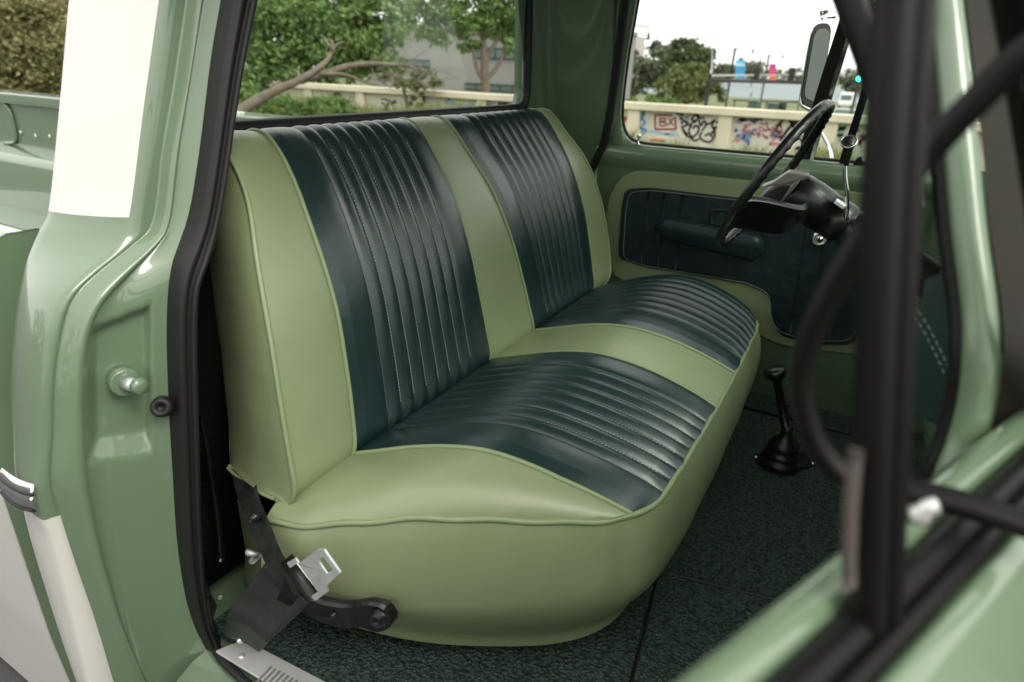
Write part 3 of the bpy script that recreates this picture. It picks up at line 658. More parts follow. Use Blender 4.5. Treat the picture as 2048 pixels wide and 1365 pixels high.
# striker bolt and rubber buffer
jn = nv((-.28, -.95, 0.05))
p = PY(250, 765, .950)
so = MB().lathe(p, jn, [(.026, -.03), (.026, .003), (.0235, .006)], 28).build("striker_bolt", GREEN, truck)
p = p + jn * .005; ax = nv(PY(276, 772, p[1] - .034) - p)
MB().lathe(p, ax, [(.0125, 0), (.0125, .03)], 16).build("bolt_shank", STEEL, so)
MB().lathe(p + ax * .03, ax, [(.011, 0), (.0155, .003), (.016, .012), (.014, .016), (.002, .017)], 12).build("bolt_head", GREEN, so)
p = PY(326, 813, .925); ax = nv(PY(317, 818, .895) - p)
MB().lathe(p - ax * .004, ax, [(.0195, 0), (.021, .006), (.019, .022), (.017, .03), (.009, .031), (.007, .022), (.001, .021)], 22, cap=False).build("rubber_buffer", RUBBER, truck)
# chrome trim end on the cab corner
T0 = [(4, 936, 1.15), (22, 950, 1.10), (45, 962, 1.05), (70, 970, 1.0)]; T1 = [(10, 988, 1.15), (28, 1006, 1.10), (50, 1020, 1.05), (77, 1026, 1.0)]
A, Bq = cr([PY(*p) for p in T0], 16), cr([PY(*p) for p in T1], 16); G = []
for a, c in zip(A, Bq):
    r = []
    for t in np.linspace(0, 1, 15):
        h = .014 * math.sin(math.pi * t) ** .5 - (.006 if .22 < t < .30 or .78 < t < .86 else 0)
        r.append(lerp(a, c, t) + np.array([-.8, -.5, 0]) * h)
    G.append(r)
G.append([lerp(A[-1], Bq[-1], t) + np.array([.02, .03, 0]) for t in np.linspace(0, 1, 15)])
tr = MB().grid(G).build("chrome_trim", CHROME, truck)
for t in (.26, .82):
    MB().tube([lerp(a, c, t) + np.array([-.8, -.5, 0]) * .0095 for a, c in zip(A, Bq)], .003, 6).build("black_inlay", RUBBER, tr)
# rocker panel and sill plate
ZS = 0.0
G = []
for y in np.linspace(.93, -.6, 20):
    G.append([(-.20, y, -.45), (-.235, y, -.30), (-.225, y, -.12), (-.19, y, -.045), (-.15, y, -.030), (-.12, y, -.028), (-.055, y, -.006), (.0, y, -.004)])
MB().grid(G).build("rocker_panel", GREEN, truck)
SP = [PZ(u, v, .004) for u, v in [(430, 1306), (490, 1288), (518, 1297), (640, 1385), (760, 1465), (690, 1500), (560, 1402)]]
dY = (0, 0, .006)
sp = MB().prism(poly_round([PZ(430, 1306, .002), PZ(486, 1283, .002), PZ(517, 1297, .002), np.array([.02, -.45, .002]), np.array([-.085, -.45, .002])], [.006, .02, .012, .002, .002]), dY).build("sill_plate", ALU, truck, bevel=.0025)
e0, e1 = PZ(520, 1318, .009), PZ(500, 1345, .009); dirv = nv(np.array([.02, -.45, .009]) - PZ(517, 1297, .009)); w = nv(np.array([-dirv[1], dirv[0], 0]))
mb = MB(); o_ = PZ(522, 1340, .008) + dirv * .015
for k in range(70):
    c = o_ + dirv * (.012 * k) + w * (-.006) + np.array([0, 0, .001]); mb.box(c, (.044, .0055, .003), (w, dirv, (0, 0, 1)))
mb.build("tread_ribs", mat("dull_rib_aluminium", (.30, .30, .29), .4, metal=.5), sp, bevel=.001, seg=1)
MB().lathe(PZ(483, 1313, .008), (0, 0, 1), [(.0075, 0), (.006, .003), (.002, .004)], 14).build("screw", STEEL, sp)

MB().tube(cr([PY(411, 1190, .893), PY(417, 1235, .893), PZ(427, 1275, .01), PZ(437, 1310, -.004), PZ(470, 1345, -.008), PZ(520, 1385, -.010), np.array([-.118, .45, -.010]), np.array([-.10, 0, -.010]), np.array([-.09, -.5, -.010])], 60), .0095, 10).build("sill_seal", RUBBER, truck)

# ------------------------------------------------------------------ cab shell
def xin(z): return 1.86 - .30 * max(0, z - .93)       # inside of the driver side
def xne(z): return at_z(C5, z)
# floor pan + carpet
G = [[(x, y, -.03) for y in np.linspace(1.15, -.75, 6)] for x in np.linspace(-.10, 1.9, 6)]
MB().grid(G).build("floor_pan", GREEN, truck)
G = []
for x in np.linspace(-.088, 1.86, 60):
    G.append([(x, y, .10 * sstep(abs(x - .93), .62, .25) * sstep(y, .35, -.25) * .0 + .0) for y in np.linspace(.96, -.62, 50)])
cp = MB().grid(G).build("carpet", CARPET, truck)
m0, m1, m2 = PZ(1320, 1143, .007), PZ(1690, 1235, .007), PZ(1262, 1365, .007)
nr = lambda a, b_: nv(b_ - a)
far_ = m0 + (m1 - m0) * 1.9; low = m0 + (m2 - m0) * 2.2
mt = MB().prism(poly_round([m0, far_, far_ + (low - m0), low], .03, 6), (0, 0, -.006)); mt.build("carpet_mat", CARPET, cp, bevel=.003)
MB().tube([m0 + (low - m0), m0 + nv(low - m0) * .03, m0 + (nv(low - m0) + nv(far_ - m0)) * .010, m0 + nv(far_ - m0) * .03, far_], .0042, 8).build("mat_binding", SATINBLACK, cp)
# firewall, dashboard, far kick panel
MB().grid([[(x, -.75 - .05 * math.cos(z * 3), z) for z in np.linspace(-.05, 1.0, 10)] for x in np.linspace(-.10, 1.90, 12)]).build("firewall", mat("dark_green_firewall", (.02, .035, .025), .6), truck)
prof = [(-.72, .50), (-.42, .52), (-.36, .56), (-.345, .64), (-.36, .78), (-.39, .90), (-.44, .945), (-.55, .95), (-.78, .94)]
MB().grid([[(x, y, z) for y, z in cr(prof, 30)] for x in np.linspace(.06, 1.84, 10)]).build("dashboard", GREEN, truck)
MB().grid([[(x, y, z) for y, z in cr([(-.372, .86), (-.362, .90), (-.385, .948), (-.45, .962), (-.60, .957), (-.80, .95)], 20)] for x in np.linspace(.02, 1.85, 10)]).build("dash_pad", mat("matte_dash_vinyl", (.008, .014, .014), .75, spec=.15), truck)
# rear wall with window hole
YR = 1.10
hole = poly_round([(.19, 1.068), (1.635, 1.068), (1.615, 1.55), (.24, 1.55)], .075, 8)
outer = []
cx, cz = .90, 1.30
for (x, z) in hole:
    dx, dz = x - cx, z - cz; s = min((.95 if dx > 0 else .80) / max(abs(dx), 1e-6), (.29 if dz > 0 else .46) / max(abs(dz), 1e-6)); outer.append((cx + dx * s, cz + dz * s))
G = []
for f, yy in ((0, YR), (.5, YR), (.94, YR), (1, YR + .004), (1, YR + .05)):
    G.append([(lerp(o_[0], h_[0], f), yy, lerp(o_[1], h_[1], f)) for o_, h_ in zip(outer, hole)])
rw = MB().grid(G, closed_v=True); rw.grid([[(x, YR, z) for z in np.linspace(-.03, .86, 5)] for x in np.linspace(-.08, 1.86, 5)])
rw.build("rear_wall", GREEN, truck)
rwin = MB().tube([(x, YR - .006, z) for x, z in hole], .021, 10, closed=True, flat=.75, up=(0, 1, 0)).build("rear_window_seal", RUBBER, truck)
MB().prism([(x, YR + .012, z) for x, z in hole], (0, .005, 0)).build("window_glass", GLASS, rwin)
# far corner and driver side B pillar
G = []
for z in np.linspace(.0, 1.64, 44):
    k = xin(z); cv = [(k - .16, YR - .001, z), (k - .10, YR - .006, z), (k - .055, YR - .03, z), (k - .03, YR - .075, z), (k - .02, .96, z), (k - .018, .90, z), (k - .012, .872, z), (k + .02, .866, z)]
    cv = [(x, y - .088 * sstep(z, .80, 1.06) * sstep(y, 1.0, .86), z_) for x, y, z_ in cv]; G.append(cr(cv, 24))
cpn = MB().grid(G).build("corner_post", GREEN, truck)
p = PX(1183, 117, xin(1.2) - .03); MB().lathe(p + np.array((.01, .0, 0)), (-.6, -.6, 0), [(.010, 0), (.010, .003), (.003, .004)], 12).build("screw", DARKMETAL, cpn)
ds = [PX(u, v, 1.84 - .28 * max(0, zz)) for u, v, zz in [(1285, -160, .68), (1262, -60, .6), (1250, 0, .52), (1238, 100, .37), (1226, 190, .24), (1208, 285, .05), (1185, 335, 0), (1172, 370, 0), (1172, 480, 0)]]
MB().tube(cr(ds, 50), .017, 10, flat=1.0).build("driver_door_seal", RUBBER, truck)
# roof
G = []
for y in np.linspace(-.22, 1.16, 16):
    r = []
    for t in np.linspace(-1, 1, 25):
        x = .86 + .80 * t; z = 1.68 - .10 * abs(t) ** 6 - .03 * sstep(y, .9, 1.16) - .03 * sstep(y, 0, -.22); r.append((x, y, z))
    G.append(r)
MB().grid(G).build("roof", CREAM, truck, solid=.03)
for s in (0, 1):
    path = [(.14 if s == 0 else 1.62, y, 1.59) for y in np.linspace(-.22, 1.1, 8)]
    MB().tube(path, .035, 10).build("roof_rail", GREEN, truck)
MB().tube([(x, -.22, 1.60) for x in np.linspace(.08, 1.66, 8)], .035, 10).build("windscreen_header", GREEN, truck)
MB().tube([(x, 1.12, 1.625) for x in np.linspace(.08, 1.66, 8)], .035, 10).build("rear_header", GREEN, truck)
MB().grid([[(lerp(lerp(.10, 1.80, t), lerp(.10, 1.62, t), s), lerp(-.62, -.235, s), lerp(.95, 1.61, s)) for s in np.linspace(0, 1, 5)] for t in np.linspace(0, 1, 9)]).build("windscreen", GTINT, truck)

# ------------------------------------------------------------------ seat backrest
bprof = cr([(.755, .388), (.73, .392), (.714, .432), (.728, .5), (.752, .6), (.785, .72), (.828, .83), (.874, .92), (.928, 1.0), (.962, 1.042), (.995, 1.066), (1.035, 1.068), (1.065, 1.045), (1.08, .98)], 90)
bt = np.linspace(0, 1, 90)
tz = lambda z: float(np.interp(z, bprof[:60, 1], bt[:60]))
zk = [.39, .46, .60, .72, .85, .96, 1.04, 1.07]
def bx(vals):                                     # boundary X by arc parameter
    ks = [tz(z) for z in zk[:-1]] + [tz(1.06) + .03]; tt = np.linspace(-.3, 1.3, 400); yy = np.interp(tt, ks, list(vals)); kk = np.exp(-np.linspace(-2, 2, 91) ** 2); kk /= kk.sum()
    yy = np.interp(tt, ks, list(vals), left=None); yy = np.where(tt < ks[0], vals[0] + (vals[1] - vals[0]) / (ks[1] - ks[0]) * (tt - ks[0]), yy)
    ys = np.convolve(np.pad(yy, 45, mode='edge'), kk, 'valid'); return lambda t: float(np.interp(t, tt, ys))
B = [bx([.002, .010, .030, .052, .085, .120, .142, .150]), bx([.165, .19, .212, .232, .245, .248, .255, .272]),
     bx([.755, .757, .755, .76, .77, .768, .77, .775]), bx([1.036, 1.025, 1.010, .993, .974, .955, .938, .93]),
     bx([1.548, 1.548, 1.555, 1.56, 1.555, 1.55, 1.55, 1.55]), bx([1.70, 1.74, 1.745, 1.735, 1.72, 1.70, 1.67, 1.625])]
bn = []
for i in range(90):
    d = bprof[min(i + 1, 89)] - bprof[max(i - 1, 0)]; n_ = nv(np.array([-d[1], d[0]])); bn.append(n_)   # (Y,Z) outward
SEAMS = [round(float(q), 4) for q in np.linspace(.20, .83, 8)]
def pleat(s):
    k = [0] + SEAMS + [1]
    for a, c in zip(k, k[1:]):
        if a <= s <= c:
            q = (s - a) / (c - a); wide = (c - a) > .1
            if wide:
                e = .09
                if a == 0: return (.5 + .5 * min(1, q / .3)) * (1 if q < .55 else math.sqrt(max(0, 1 - ((q - .55) / .45) ** 2)) ** .8)
                q = 1 - q; return (.5 + .5 * min(1, q / .3)) * (1 if q < .55 else math.sqrt(max(0, 1 - ((q - .55) / .45) ** 2)) ** .8)
            return math.sin(math.pi * q) ** .85
    return 0
SU = np.unique(np.r_[np.linspace(0, 1, 150), SEAMS])
def bpoint(bl_, br_, s, i, pl):
    t = bt[i]; X = lerp(bl_(t), br_(t), s)
    fade = sstep(t, .02, .10) * (1 - .5 * sstep(t, .80, .9))
    h = pl(s) * fade if pl else .006 * (math.sin(math.pi * s) ** .5)
    return np.array([X, bprof[i, 0] + bn[i][0] * h, bprof[i, 1] + bn[i][1] * h])
def strip(bl_, br_, S_, pl): return [[bpoint(bl_, br_, s, i, pl) for s in S_] for i in range(90)]
SL = np.linspace(0, 1, 24)
mb = MB()
for a, c in ((0, 1), (2, 3), (4, 5)): mb.grid(strip(B[a], B[c], SL, None))
# side boxing, near and far, and back
SBQ = [(455, 935, .985), (441, 830, 1.03), (424, 700, 1.065), (407, 590, 1.085), (400, 480, 1.085)]
SBZ = [float(PY(*q)[2]) for q in SBQ]; SBX = [float(PY(*q)[0]) for q in SBQ]
print('side back', SBZ, SBX)
def side(b_, sgn):
    G = []
    for i in range(0, 90, 2):
        t = bt[i]; X = b_(t); z = bprof[i, 1]; y = bprof[i, 0]
        yb = 1.085 if t > .85 else lerp(.985, 1.085, np.clip((z - .36) / .5, 0, 1)); yb = max(yb, y)
        xb = (float(np.interp(z, SBZ, SBX)) if sgn > 0 else X - .02) if t < .7 else X + sgn * .02 * (1 - sstep(t, .8, .95)); r = []
        if sgn > 0: xb = lerp(float(np.interp(z, SBZ, SBX)), X + .02, sstep(t, .55, .8))
        for q in np.linspace(0, 1, 14):
            bul = math.sin(math.pi * q) ** .6 * .012 * (1 - sstep(t, .8, .98))
            r.append((lerp(X, xb, q) - sgn * bul, lerp(y, yb, q), z - .032 * q * (1 - min(1, t * 6))))
        G.append(r)
    return G
mb.grid(side(B[0], 1)); mb.grid(side(B[5], -1))
mb.grid([[(lerp(float(np.interp(z, SBZ, SBX)) + .004, B[5](t) - .02, s), lerp(.985, 1.085, np.clip((z - .36) / .5, 0, 1)), z) for s in (0, .5, 1)] for t, z in zip(bt[:66:3], bprof[:66:3, 1])])
mb.grid([[(lerp(lerp(B[0](0), SBX[0], (y - .75) / .235), B[5](0), s), y, .39 - .032 * (y - .75) / .235) for y in (.75, .87, .985)] for s in (0, .5, 1)])
back = mb.build("seat_backrest", VLIGHT, truck)
ins = []
PLB = lambda s: .0105 * pleat(s)
for a, c in ((1, 2), (3, 4)): ins.append(MB().grid(strip(B[a], B[c], SU, PLB)).build("pleated_insert", VDARK, back))
for k in range(6):
    pth = []
    for i in range(2, 88):
        t = bt[i]; pth.append((B[k](t), bprof[i, 0] + bn[i][0] * .003, bprof[i, 1] + bn[i][1] * .003))
    MB().tube(pth, .0052, 8).build("piping", PIPE, back)
pth = [(lerp(B[0](0), SBX[0], q) - math.sin(math.pi * q) ** .6 * .014, lerp(.745, .985, q), .392 - .032 * q) for q in np.linspace(.05, .93, 20)]
MB().tube(pth, .004, 6).build("bottom_hem", PIPE, back)
def stitches(paths, name, parent, r=.0011, on=.0045, off=.004):
    mb = MB()
    for P in paths:
        P = np.array(P); L = np.r_[0, np.cumsum(np.linalg.norm(np.diff(P, axis=0), axis=1))]; s = 0
        f = lambda q: np.array([np.interp(q, L, P[:, j]) for j in range(3)])
        while s + on < L[-1]:
            mb.tube([f(s), f(s + on)], r, 4, cap=False); s += on + off
    return mb.build(name, THREAD, parent)
pp = []
for a, c, seams in ((1, 2, SEAMS), (3, 4, SEAMS)):
    for s in seams: pp.append([bpoint(B[a], B[c], s, i, PLB) + np.array([0, bn[i][0] * .0012, bn[i][1] * .0012]) for i in range(10, 70)])
stitches(pp, "seam_stitching", back)

# ------------------------------------------------------------------ seat cushion
def N_(v):  # near edge (x) front 0 -> rear 1 with y from rear to front
    return float(np.interp(v, [0, .15, .35, .55, .72, .84, .92, .97, 1], [-.035, -.025, .02, .085, .145, .190, .222, .248, .275]))
def F_(v): return float(np.interp(v, [0, .2, .4, .6, .75, .86, .93, .975, 1], [1.66, 1.735, 1.775, 1.775, 1.74, 1.70, 1.66, 1.625, 1.585]))
YRr, YF = .76, .075
def yline(v, u):                                     # plan: front edge bows forward slightly
    return lerp(YRr, YF + .05 * (math.exp(-u / .03) + math.exp(-(1 - u) / .03)) - .012 * math.sin(math.pi * u), v)
VV = 1 - (1 - np.linspace(0, 1, 70)) ** 1.0
def zc(u, v):
    e = min(u, 1 - u); edge = 1 - math.exp(-e / .028)
    base = lerp(.405, .452, sstep(v, 0, .55)) - .004
    crown = .055 * (math.sin(math.pi * min(1, v * .94 + .0)) ** .9) * (.35 + .65 * edge)
    lip = -.036 * max(0, (v - .55) / .45) ** 1.8 * edge
    near = -.042 * (1 - edge) * (1 - .35 * v)
    return base + crown * .85 + lip + near
CB = [None] * 4
def cbx(vals): return lambda v: float(np.interp(v, [0, .25, .5, .75, 1], vals))
cb = [N_, cbx([.165, .215, .243, .262, .296]), cbx([.765, .79, .81, .82, .825]), cbx([1.035, 1.045, 1.05, 1.055, 1.06]), F_]
def cpoint(a, c, s, v, pl):
    x = lerp(cb[a](v), cb[c](v), s); u = (x - N_(v)) / (F_(v) - N_(v)); u = min(1, max(0, u))
    z = zc(u, v); y = yline(v, u)
    fade = sstep(v, .02, .10) * (1 - .45 * sstep(v, .93, 1))
    return np.array([x, y, z + (pl(s) * fade if pl else .006 * math.sin(math.pi * s) ** .5)])
VS = np.unique(np.r_[np.linspace(0, .85, 60), np.linspace(.85, 1, 30)])
mb = MB(); mb.grid([[cpoint(0, 1, s, v, None) for s in np.linspace(0, 1, 26)] for v in VS]); mb.grid([[cpoint(2, 3, s, v, None) for s in SL] for v in VS])
# closed outline of the top edge -> boxing
edge = [cpoint(0, 1, 0, v, None) for v in VS] + [np.array([x, yline(1, (x - N_(1)) / (F_(1) - N_(1))), zc((x - N_(1)) / (F_(1) - N_(1)), 1)]) for x in np.linspace(N_(1), F_(1), 90)[1:-1]] + [cpoint(3, 4, 1, v, None) for v in VS[::-1]]
edge = cr(edge[::2], 300)
ke = np.exp(-np.linspace(-2, 2, 9) ** 2); ke /= ke.sum()
edge = np.stack([np.convolve(np.pad(edge[:, k], 4, mode='edge'), ke, 'valid') for k in range(3)], 1)
T = np.gradient(edge, axis=0); cen = np.array([.85, .45, 0]); G = []
zb_ = .025
for i, (p, t) in enumerate(zip(edge, T)):
    n_ = nv(np.array([t[1], -t[0], 0]));
    if np.dot(n_, p - cen) < 0: n_ = -n_
    r = []
    front = sstep(-n_[1], .0, 1.0); zb2 = lerp(zb_, .075, front) + .08 * sstep(p[0], .7, 1.5) * front + .06 * sstep(p[1], .40, .72)
    for q in np.linspace(0, 1, 22):
        bul = .032 * math.sin(math.pi * min(1, q * 1.1)) ** .8 - .045 * sstep(q, .45, 1.0) + .006 * math.sin(i * .23 + q * 3) * q * (1 - q) + .004 * math.sin(i * .61) * math.exp(-q * 9) * q * 4
        r.append(p * np.array([1, 1, 0]) + n_ * bul + np.array([0, 0, lerp(p[2], zb2, q)]))
    G.append(r)
G = np.array(G); kk_ = np.exp(-np.linspace(-2, 2, 41) ** 2); kk_ /= kk_.sum()
for qi in range(8, 22):
    w_ = sstep(qi, 7, 16)
    for k in range(3): G[:, qi, k] = lerp(G[:, qi, k], np.convolve(np.pad(G[:, qi, k], 20, mode='edge'), kk_, 'valid'), w_)
mb.grid(G); mb.add([g[-1] for g in G], [tuple(range(len(G)))])
cush = mb.build("seat_cushion", VLIGHT, truck)
PLC = lambda s: .0115 * pleat(s)
SEC = [s * 0 + s for s in SEAMS]
for a, c in ((1, 2), (3, 4)): MB().grid([[cpoint(a, c, s, v, PLC) for s in SU] for v in VS]).build("pleated_insert", VDARK, cush)
for k in (1, 2, 3): MB().tube([cpoint(k - 1 if k else 0, k, 1, v, None) + np.array([0, 0, .003]) for v in VS[2:]], .0052, 8).build("piping", PIPE, cush)
MB().tube([p + np.array([0, 0, .002 + .002 * math.sin(i * .4)]) for i, p in enumerate(edge)], .0062, 8).build("edge_piping", PIPE, cush)
stitches([[cpoint(a, c, s, v, PLC) + np.array([0, 0, .001]) for v in np.linspace(.08, .96, 60)] for a, c in ((1, 2), (3, 4)) for s in SEAMS], "seam_stitching", cush)

# ------------------------------------------------------------------ seat hinge bracket, seat belt
XB = -.055
def bar(pts, th, name, m, parent, bev=.003):
    """flat steel bar: list of (u, v, X, half width px) edges traced on its own plane"""
    return None
up = [PX(u, v, x) for u, v, x in [(468, 950, .0), (474, 975, -.01), (494, 1040, -.05), (524, 1100, -.075), (545, 1150, -.09), (572, 1195, -.085)]]
lo = [PX(u, v, x) for u, v, x in [(512, 970, .0), (518, 995, -.01), (538, 1045, -.05), (560, 1100, -.075), (580, 1135, -.09), (604, 1180, -.085)]]
G = []
A, Bq = cr(up, 18), cr(lo, 18)
mb = MB(); mb.grid([[a, a + np.array([-.004, -.002, 0]), lerp(a, c, .5) + np.array([-.003, 0, 0]), c + np.array([-.009, -.004, 0]), c + np.array([0, 0, 0])] for a, c in zip(A, Bq)], smooth=False)
low_t = cr([PX(u, v, -.08 + .0004 * (u - 600)) for u, v in [(575, 1150), (610, 1185), (650, 1203), (700, 1210), (735, 1205), (762, 1208), (780, 1220), (788, 1236)]], 24)
low_b = cr([PX(u, v, -.08 + .0004 * (u - 600)) for u, v in [(560, 1195), (610, 1220), (650, 1240), (690, 1252), (725, 1250), (757, 1260), (778, 1254), (788, 1240)]], 24)
mb.grid([[a + np.array([.012, 0, 0]), a, a + np.array([-.007, 0, -.002]), lerp(a, c, .5) + np.array([-.004, 0, 0]), c + np.array([-.007, 0, .002]), c, c + np.array([.012, 0, 0])] for a, c in zip(low_t, low_b)], smooth=False)
br = mb.build("seat_bracket", DARKMETAL, truck, solid=.003)
for (u, v, x, r, m) in [(757, 1238, -.030, .016, DARKMETAL), (508, 1036, -.060, .0085, DARKMETAL), (668, 1228, -.055, .006, DARKMETAL)]:
    p = PX(u, v, x); MB().lathe(p + np.array((.004, 0, 0)), (-1, -.15, .1), [(r * 1.25, 0), (r * 1.25, .006), (r * .9, .008), (r * .8, .014), (r * .35, .015), (r * .3, .011), (.001, .011)], 18).build("bolt", m, br)
MB().tube([PX(497, 1105, .0), PX(520, 1112, -.02), PX(505, 1122, .0)], .008, 8).build("return_spring", STEEL, br)
# loose vinyl flap hanging between bracket and pillar
fl = [PX(u, v, x) for u, v, x in [(473, 1000, .055), (490, 1100, .05), (488, 1160, .05), (497, 1175, .045), (520, 1150, .03), (545, 1155, .02), (520, 1080, .03), (490, 1010, .045)]]
MB().prism(fl, (.012, .006, 0)).build("vinyl_flap", VLIGHT, back, bevel=.004)
def quad_grid(P, n, m_, lift=None):
    P = [np.array(p) for p in P]; G = []
    for i in range(n + 1):
        a, c = lerp(P[0], P[3], i / n), lerp(P[1], P[2], i / n); G.append([lerp(a, c, j / m_) + (lift(i / n, j / m_) if lift else 0) for j in range(m_ + 1)])
    return G
S0, S1, S2, S3 = PX(448, 1268, -.10), PX(522, 1302, -.10), PX(620, 1205, -.085), PX(530, 1128, -.075)
belt_n = nv(np.cross(S1 - S0, S3 - S0)); belt_n = belt_n if np.dot(belt_n, CAM - S0) > 0 else -belt_n
bow = lambda s, t: belt_n * (.018 * math.sin(math.pi * min(1, s * 1.1)) + .010 * math.exp(-((s - .45) / .12) ** 2) - .006 * math.sin(math.pi * t))
belt = MB().grid(quad_grid((S0, S1, S2, S3), 24, 10, bow)).build("seat_belt", WEB, truck, solid=.012, bevel=.002)
q0, q1 = PX(573, 1118, -.088), PX(640, 1198, -.092)
tr_ = [PX(u, v, -.095) for u, v in [(580, 1112), (592, 1126), (640, 1188), (630, 1200), (612, 1196), (568, 1140)]]
MB().tube([PX(u, v, -.09) for u, v in [(572, 1118), (600, 1155), (632, 1196)]], .014, 10).build("webbing_roll", SATINBLACK, belt)
TG = [(575, 1122), (588, 1120), (600, 1132), (606, 1125), (600, 1118), (636, 1101), (646, 1102), (679, 1144), (678, 1152), (662, 1168), (650, 1176), (653, 1188), (632, 1200), (624, 1192), (640, 1180)]
TG = [(574, 1127), (590, 1118), (597, 1128), (634, 1101), (648, 1101), (680, 1146), (652, 1172), (655, 1184), (630, 1202), (623, 1194), (637, 1184), (594, 1127), (580, 1136)]
XT = -.105
SLOT = [(637, 1117), (648, 1116), (664, 1138), (662, 1146), (654, 1148), (639, 1126)]
plate = [PX(u, v, XT) for u, v in TG]; slot = [PX(u, v, XT) for u, v in SLOT]
mb = MB()
from mathutils.geometry import tessellate_polygon
def holed(mb, outer, inner, off):
    O = [np.array(p) for p in outer]; I = [np.array(p) for p in inner]; off = np.array(off)
    tris = tessellate_polygon([[Vector(p) for p in O], [Vector(p) for p in I]]); V = O + I; n = len(V)
    mb.add(V + [p + off for p in V], [tuple(t) for t in tris] + [tuple(i + n for i in t)[::-1] for t in tris] +
           [(i, (i + 1) % len(O), n + (i + 1) % len(O), n + i) for i in range(len(O))] +
           [(len(O) + i, len(O) + (i + 1) % len(I), n + len(O) + (i + 1) % len(I), n + len(O) + i) for i in range(len(I))], 0, False)
holed(mb, plate, slot, (.0035, .0005, 0)); mb.build("belt_tongue", STEEL, belt, bevel=.0008)
MB().lathe(PX(480, 1282, -.102), (-.3, -.6, .5), [(.007, 0), (.006, .004), (.002, .005)], 12).build("anchor_bolt", STEEL, belt)

# ------------------------------------------------------------------ floor shift lever
sb = PZ(1558, 930, .004); sl_ = MB()
pl = poly_round([PZ(u, v, .004) for u, v in [(1505, 915), (1520, 906), (1610, 905), (1636, 926), (1622, 936), (1560, 947), (1530, 942)]], .02, 5)
base_pl = MB().prism(pl, (0, 0, .006)).build("shift_lever", DARKMETAL, truck, bevel=.002)
bo = MB().lathe(sb + np.array([0.0, 0.0, .006]), (0, 0, 1), [(.064, 0), (.067, .012), (.062, .024), (.051, .028), (.057, .040), (.054, .050), (.044, .054), (.050, .066), (.047, .078), (.040, .088), (.028, .102), (.020, .112), (.018, .13), (.018, .15)], 30).build("rubber_boot", SATINBLACK, base_pl)
top = PX(1551, 745, sb[0] - .01); bot = sb + np.array([0, 0, .13])
MB().tube([bot, lerp(bot, top, .5), lerp(bot, top, .93)], [.0155, .0145, .012], 12).build("lever_rod", GLOSSBLACK, base_pl)
d_ = nv(top - bot)
MB().lathe(lerp(bot, top, .86), d_, [(.011, 0), (.0155, .004), (.0155, .016), (.011, .02)], 14).build("lock_nut", CHROME, base_pl)
MB().lathe(top - d_ * .03, d_, [(.012, 0), (.024, .008), (.036, .022), (.038, .032), (.034, .042), (.026, .048), (.001, .050)], 24).build("lever_knob", GLOSSBLACK, base_pl)
for u, v in [(1511, 915), (1553, 940), (1626, 928)]:
    MB().lathe(PZ(u, v, .010), (0, 0, 1), [(.009, 0), (.008, .004), (.004, .007)], 10).build("plate_screw", CHROME, base_pl)
MB().box(lerp(PZ(1450, 806, .01), PZ(1600, 838, .01), .5), (.012, float(np.linalg.norm(PZ(1450, 806, .01) - PZ(1600, 838, .01))) + .6, .012)).build("driver_sill_strip", DARKMETAL, truck, bevel=.003)

# ------------------------------------------------------------------ steering wheel and column
XWh = 1.24
wt, wb = PX(1657, 208, XWh), PX(1448, 484, XWh); wc = (wt + wb) / 2; RWh = np.linalg.norm(wt - wb) / 2
wu = nv(wt - wb); wn = nv(np.cross((1, 0, 0), wu)); wn = wn if wn[1] < 0 else -wn      # column axis, forward and down
WXV = nv(np.array([1.0, 0, 0]) + .065 * wn); rim = MB(); G = []; NR = 144
for i in range(NR):
    a = 2 * math.pi * i / NR; c = wc + RWh * (math.cos(a) * wu + math.sin(a) * WXV); rad = nv(c - wc); r = []
    grip = .0022 * (1 if True else 0) * (abs(math.sin(i * math.pi / 3)))
    for k in range(14):
        b_ = 2 * math.pi * k / 14; rr_ = .0120
        off = rad * math.cos(b_) * rr_ * .85 + wn * math.sin(b_) * rr_ * 1.12
        if math.sin(b_) > .2 or math.cos(b_) < -.5: off = off * (1.0 + .13 * math.cos(2 * math.pi * i / 3.0))
        r.append(c + off)
    G.append(r)
wheel = rim.grid(G, closed_u=True, closed_v=True).build("steering_wheel", GLOSSBLACK, truck)
hub = wc + wn * .115
def spoke(sgn):
    mb = MB(); G = []
    ang = math.pi / 2 + .42
    for q in np.linspace(0, 1, 14):
        a0, a1 = ang - lerp(.20, .50, q), ang + lerp(.26, .55, q); rad_ = lerp(RWh * .99, .055, q); dep = .125 * sstep(q, 0, .75)
        row = []
        for s in np.linspace(0, 1, 8):
            a = lerp(a0, a1, s); row.append(wc + rad_ * (math.cos(a) * wu + sgn * math.sin(a) * WXV) + wn * (dep - .012 * math.sin(math.pi * s)))
        G.append(row)
    mb.grid(G); return mb.build("wheel_spoke", GLOSSBLACK, wheel, solid=.02, bevel=.003)
spoke(1); spoke(-1)
MB().lathe(hub - wn * .05, wn, [(.004, -.004), (.050, 0), (.058, .012), (.060, .05), (.056, .12)], 32).build("wheel_hub", GLOSSBLACK, wheel)
MB().lathe(hub - wn * .054, wn, [(.001, -.006), (.045, -.003), (.052, .004)], 28).build("horn_button", SILVER, wheel)
MB().prism([PX(u, v, XWh - .09) for u, v in [(1522, 375), (1545, 366), (1577, 345), (1619, 352), (1602, 361), (1560, 371)]], (.05, .004, .002)).build("spoke_trim", SILVER, wheel, bevel=.003)
cend = hub + wn * .60
colm = MB().lathe(hub + wn * .065, wn, [(.056, 0), (.056, .05), (.050, .056), (.050, .062), (.055, .066), (.053, .15), (.050, .20), (.048, .75)], 30).build("steering_column", GLOSSBLACK, truck)
g0 = PX(1693, 436, XWh - .05)
